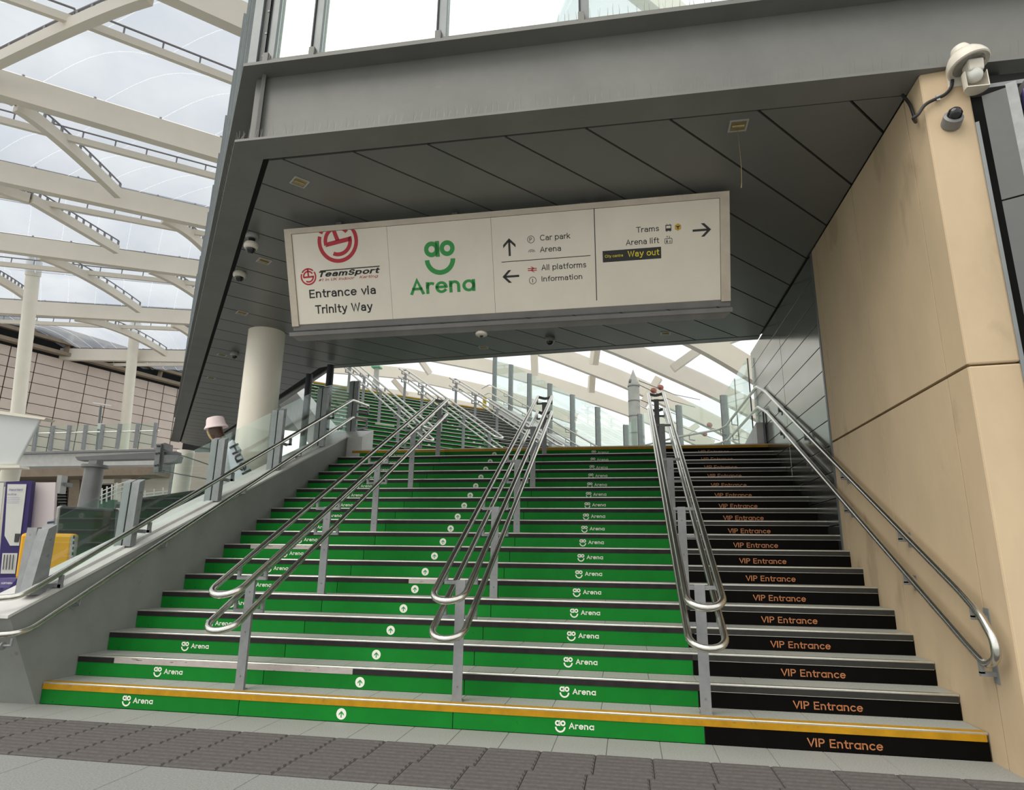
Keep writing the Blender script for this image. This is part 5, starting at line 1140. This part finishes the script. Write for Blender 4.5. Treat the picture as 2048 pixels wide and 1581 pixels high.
nodes = [(bp2(0, 0, 0.93), .13, .105), (bp2(0, 0, 1.10), .11, .09), (bp2(0, 0.0, 1.30), .135, .10), (bp2(0, 0, 1.42), .10, .075), (bp2(0, 0, 1.49), .052), (bp2(0, 0.01, 1.57), .062), (bp2(0, 0.02, 1.65), .085, .095), (bp2(0, 0.02, 1.72), .07, .08)]
ed = [(k, k+1) for k in range(7)]
for s_ in (-1, 1):
    b0 = len(nodes); nodes += [(bp2(s_*.10, 0, .88), .085), (bp2(s_*.11, .02, .48), .055), (bp2(s_*.11, -.01, .10), .04), (bp2(s_*.12, .12, .04), .035)]; ed += [(0, b0), (b0, b0+1), (b0+1, b0+2), (b0+2, b0+3)]
    b0 = len(nodes); nodes += [(bp2(s_*.155, 0, 1.38), .05), (bp2(s_*.165, .04, 1.10), .040), (bp2(s_*.15, .20, .95), .030), (bp2(s_*.145, .26, .93), .034, .018)]; ed += [(3, b0), (b0, b0+1), (b0+1, b0+2), (b0+2, b0+3)]
    for f_ in range(4):
        c0 = len(nodes); nodes += [(bp2(s_*.145+(f_-1.5)*.014, .32, .915), .008), (bp2(s_*.145+(f_-1.5)*.014, .345, .89+.004*abs(f_-1)), .007)]; ed += [(b0+3, c0), (c0, c0+1)]
    c0 = len(nodes); nodes += [(bp2(s_*.11, .28, .94), .009), (bp2(s_*.10, .31, .93), .008)]; ed += [(b0+3, c0), (c0, c0+1)]
body = skin('body', nodes, ed, 'shirt')
hn = [(bp2(0, -.03, 1.70), .10, .10), (bp2(0, -.06, 1.62), .105, .08), (bp2(0, -.08, 1.52), .09, .05), (bp2(0.0, -.09, 1.42), .06, .03)]
skin('hair', hn, [(0, 1), (1, 2), (2, 3)], 'hair'); skin('hair_strand', [(bp2(-.10, -.01, 1.62), .025), (bp2(-.115, -.02, 1.52), .022), (bp2(-.11, -.03, 1.44), .012)], [(0, 1), (1, 2)], 'blond')
hx = bp2(0, 0, 1.685); axh = (Vector((0, 0, 1))+sd*-0.22-fwd*0.05)
MB().lathe([(0.158, -0.03), (0.160, -0.022), (0.128, 0.03), (0.118, 0.10), (0.105, 0.125), (0.06, 0.137), (0.0, 0.139)], hx, 32, axh).build('bucket_hat', 'hat', pe, True)
# slanted banner carried on the back
bn = thing('banner', 'white slanted banner with dark lettering carried behind the pink hat', 'banner', at(470, 960, 8.98))
DBN = 8.98
b4 = [at(447, 895, DBN), at(466, 879, DBN), at(504, 958, DBN), at(463, 982, DBN)]
MB().prism([at(444, 898, DBN), at(464, 878, DBN), at(505, 955, DBN), at(500, 966, DBN), at(466, 984, DBN), at(455, 948, DBN)], FWH*0.08).build('cloth', 'flag', bn, bevel=0.02)
MB().prism([at(444, 925, DBN+.02), at(450, 918, DBN+.02), at(460, 955, DBN+.02), at(452, 965, DBN+.02)], FWH*0.05).build('strap', 'flag', bn)
o = Flat(); a = at(462, 893, DBN-0.02); b = at(489, 949, DBN-0.02); U = (b-a); L = U.length; U.normalize(); V = FWH.cross(U)*-1
V = (UP*1.0+RT*0.55); V = (V-U*V.dot(U)).normalized()
o.text('Huel', 0, -0.03, L, 0.14, bold=0.22); obj('lettering', o.mesh('lettering', a, U, V, 0.004), 'ink', bn)
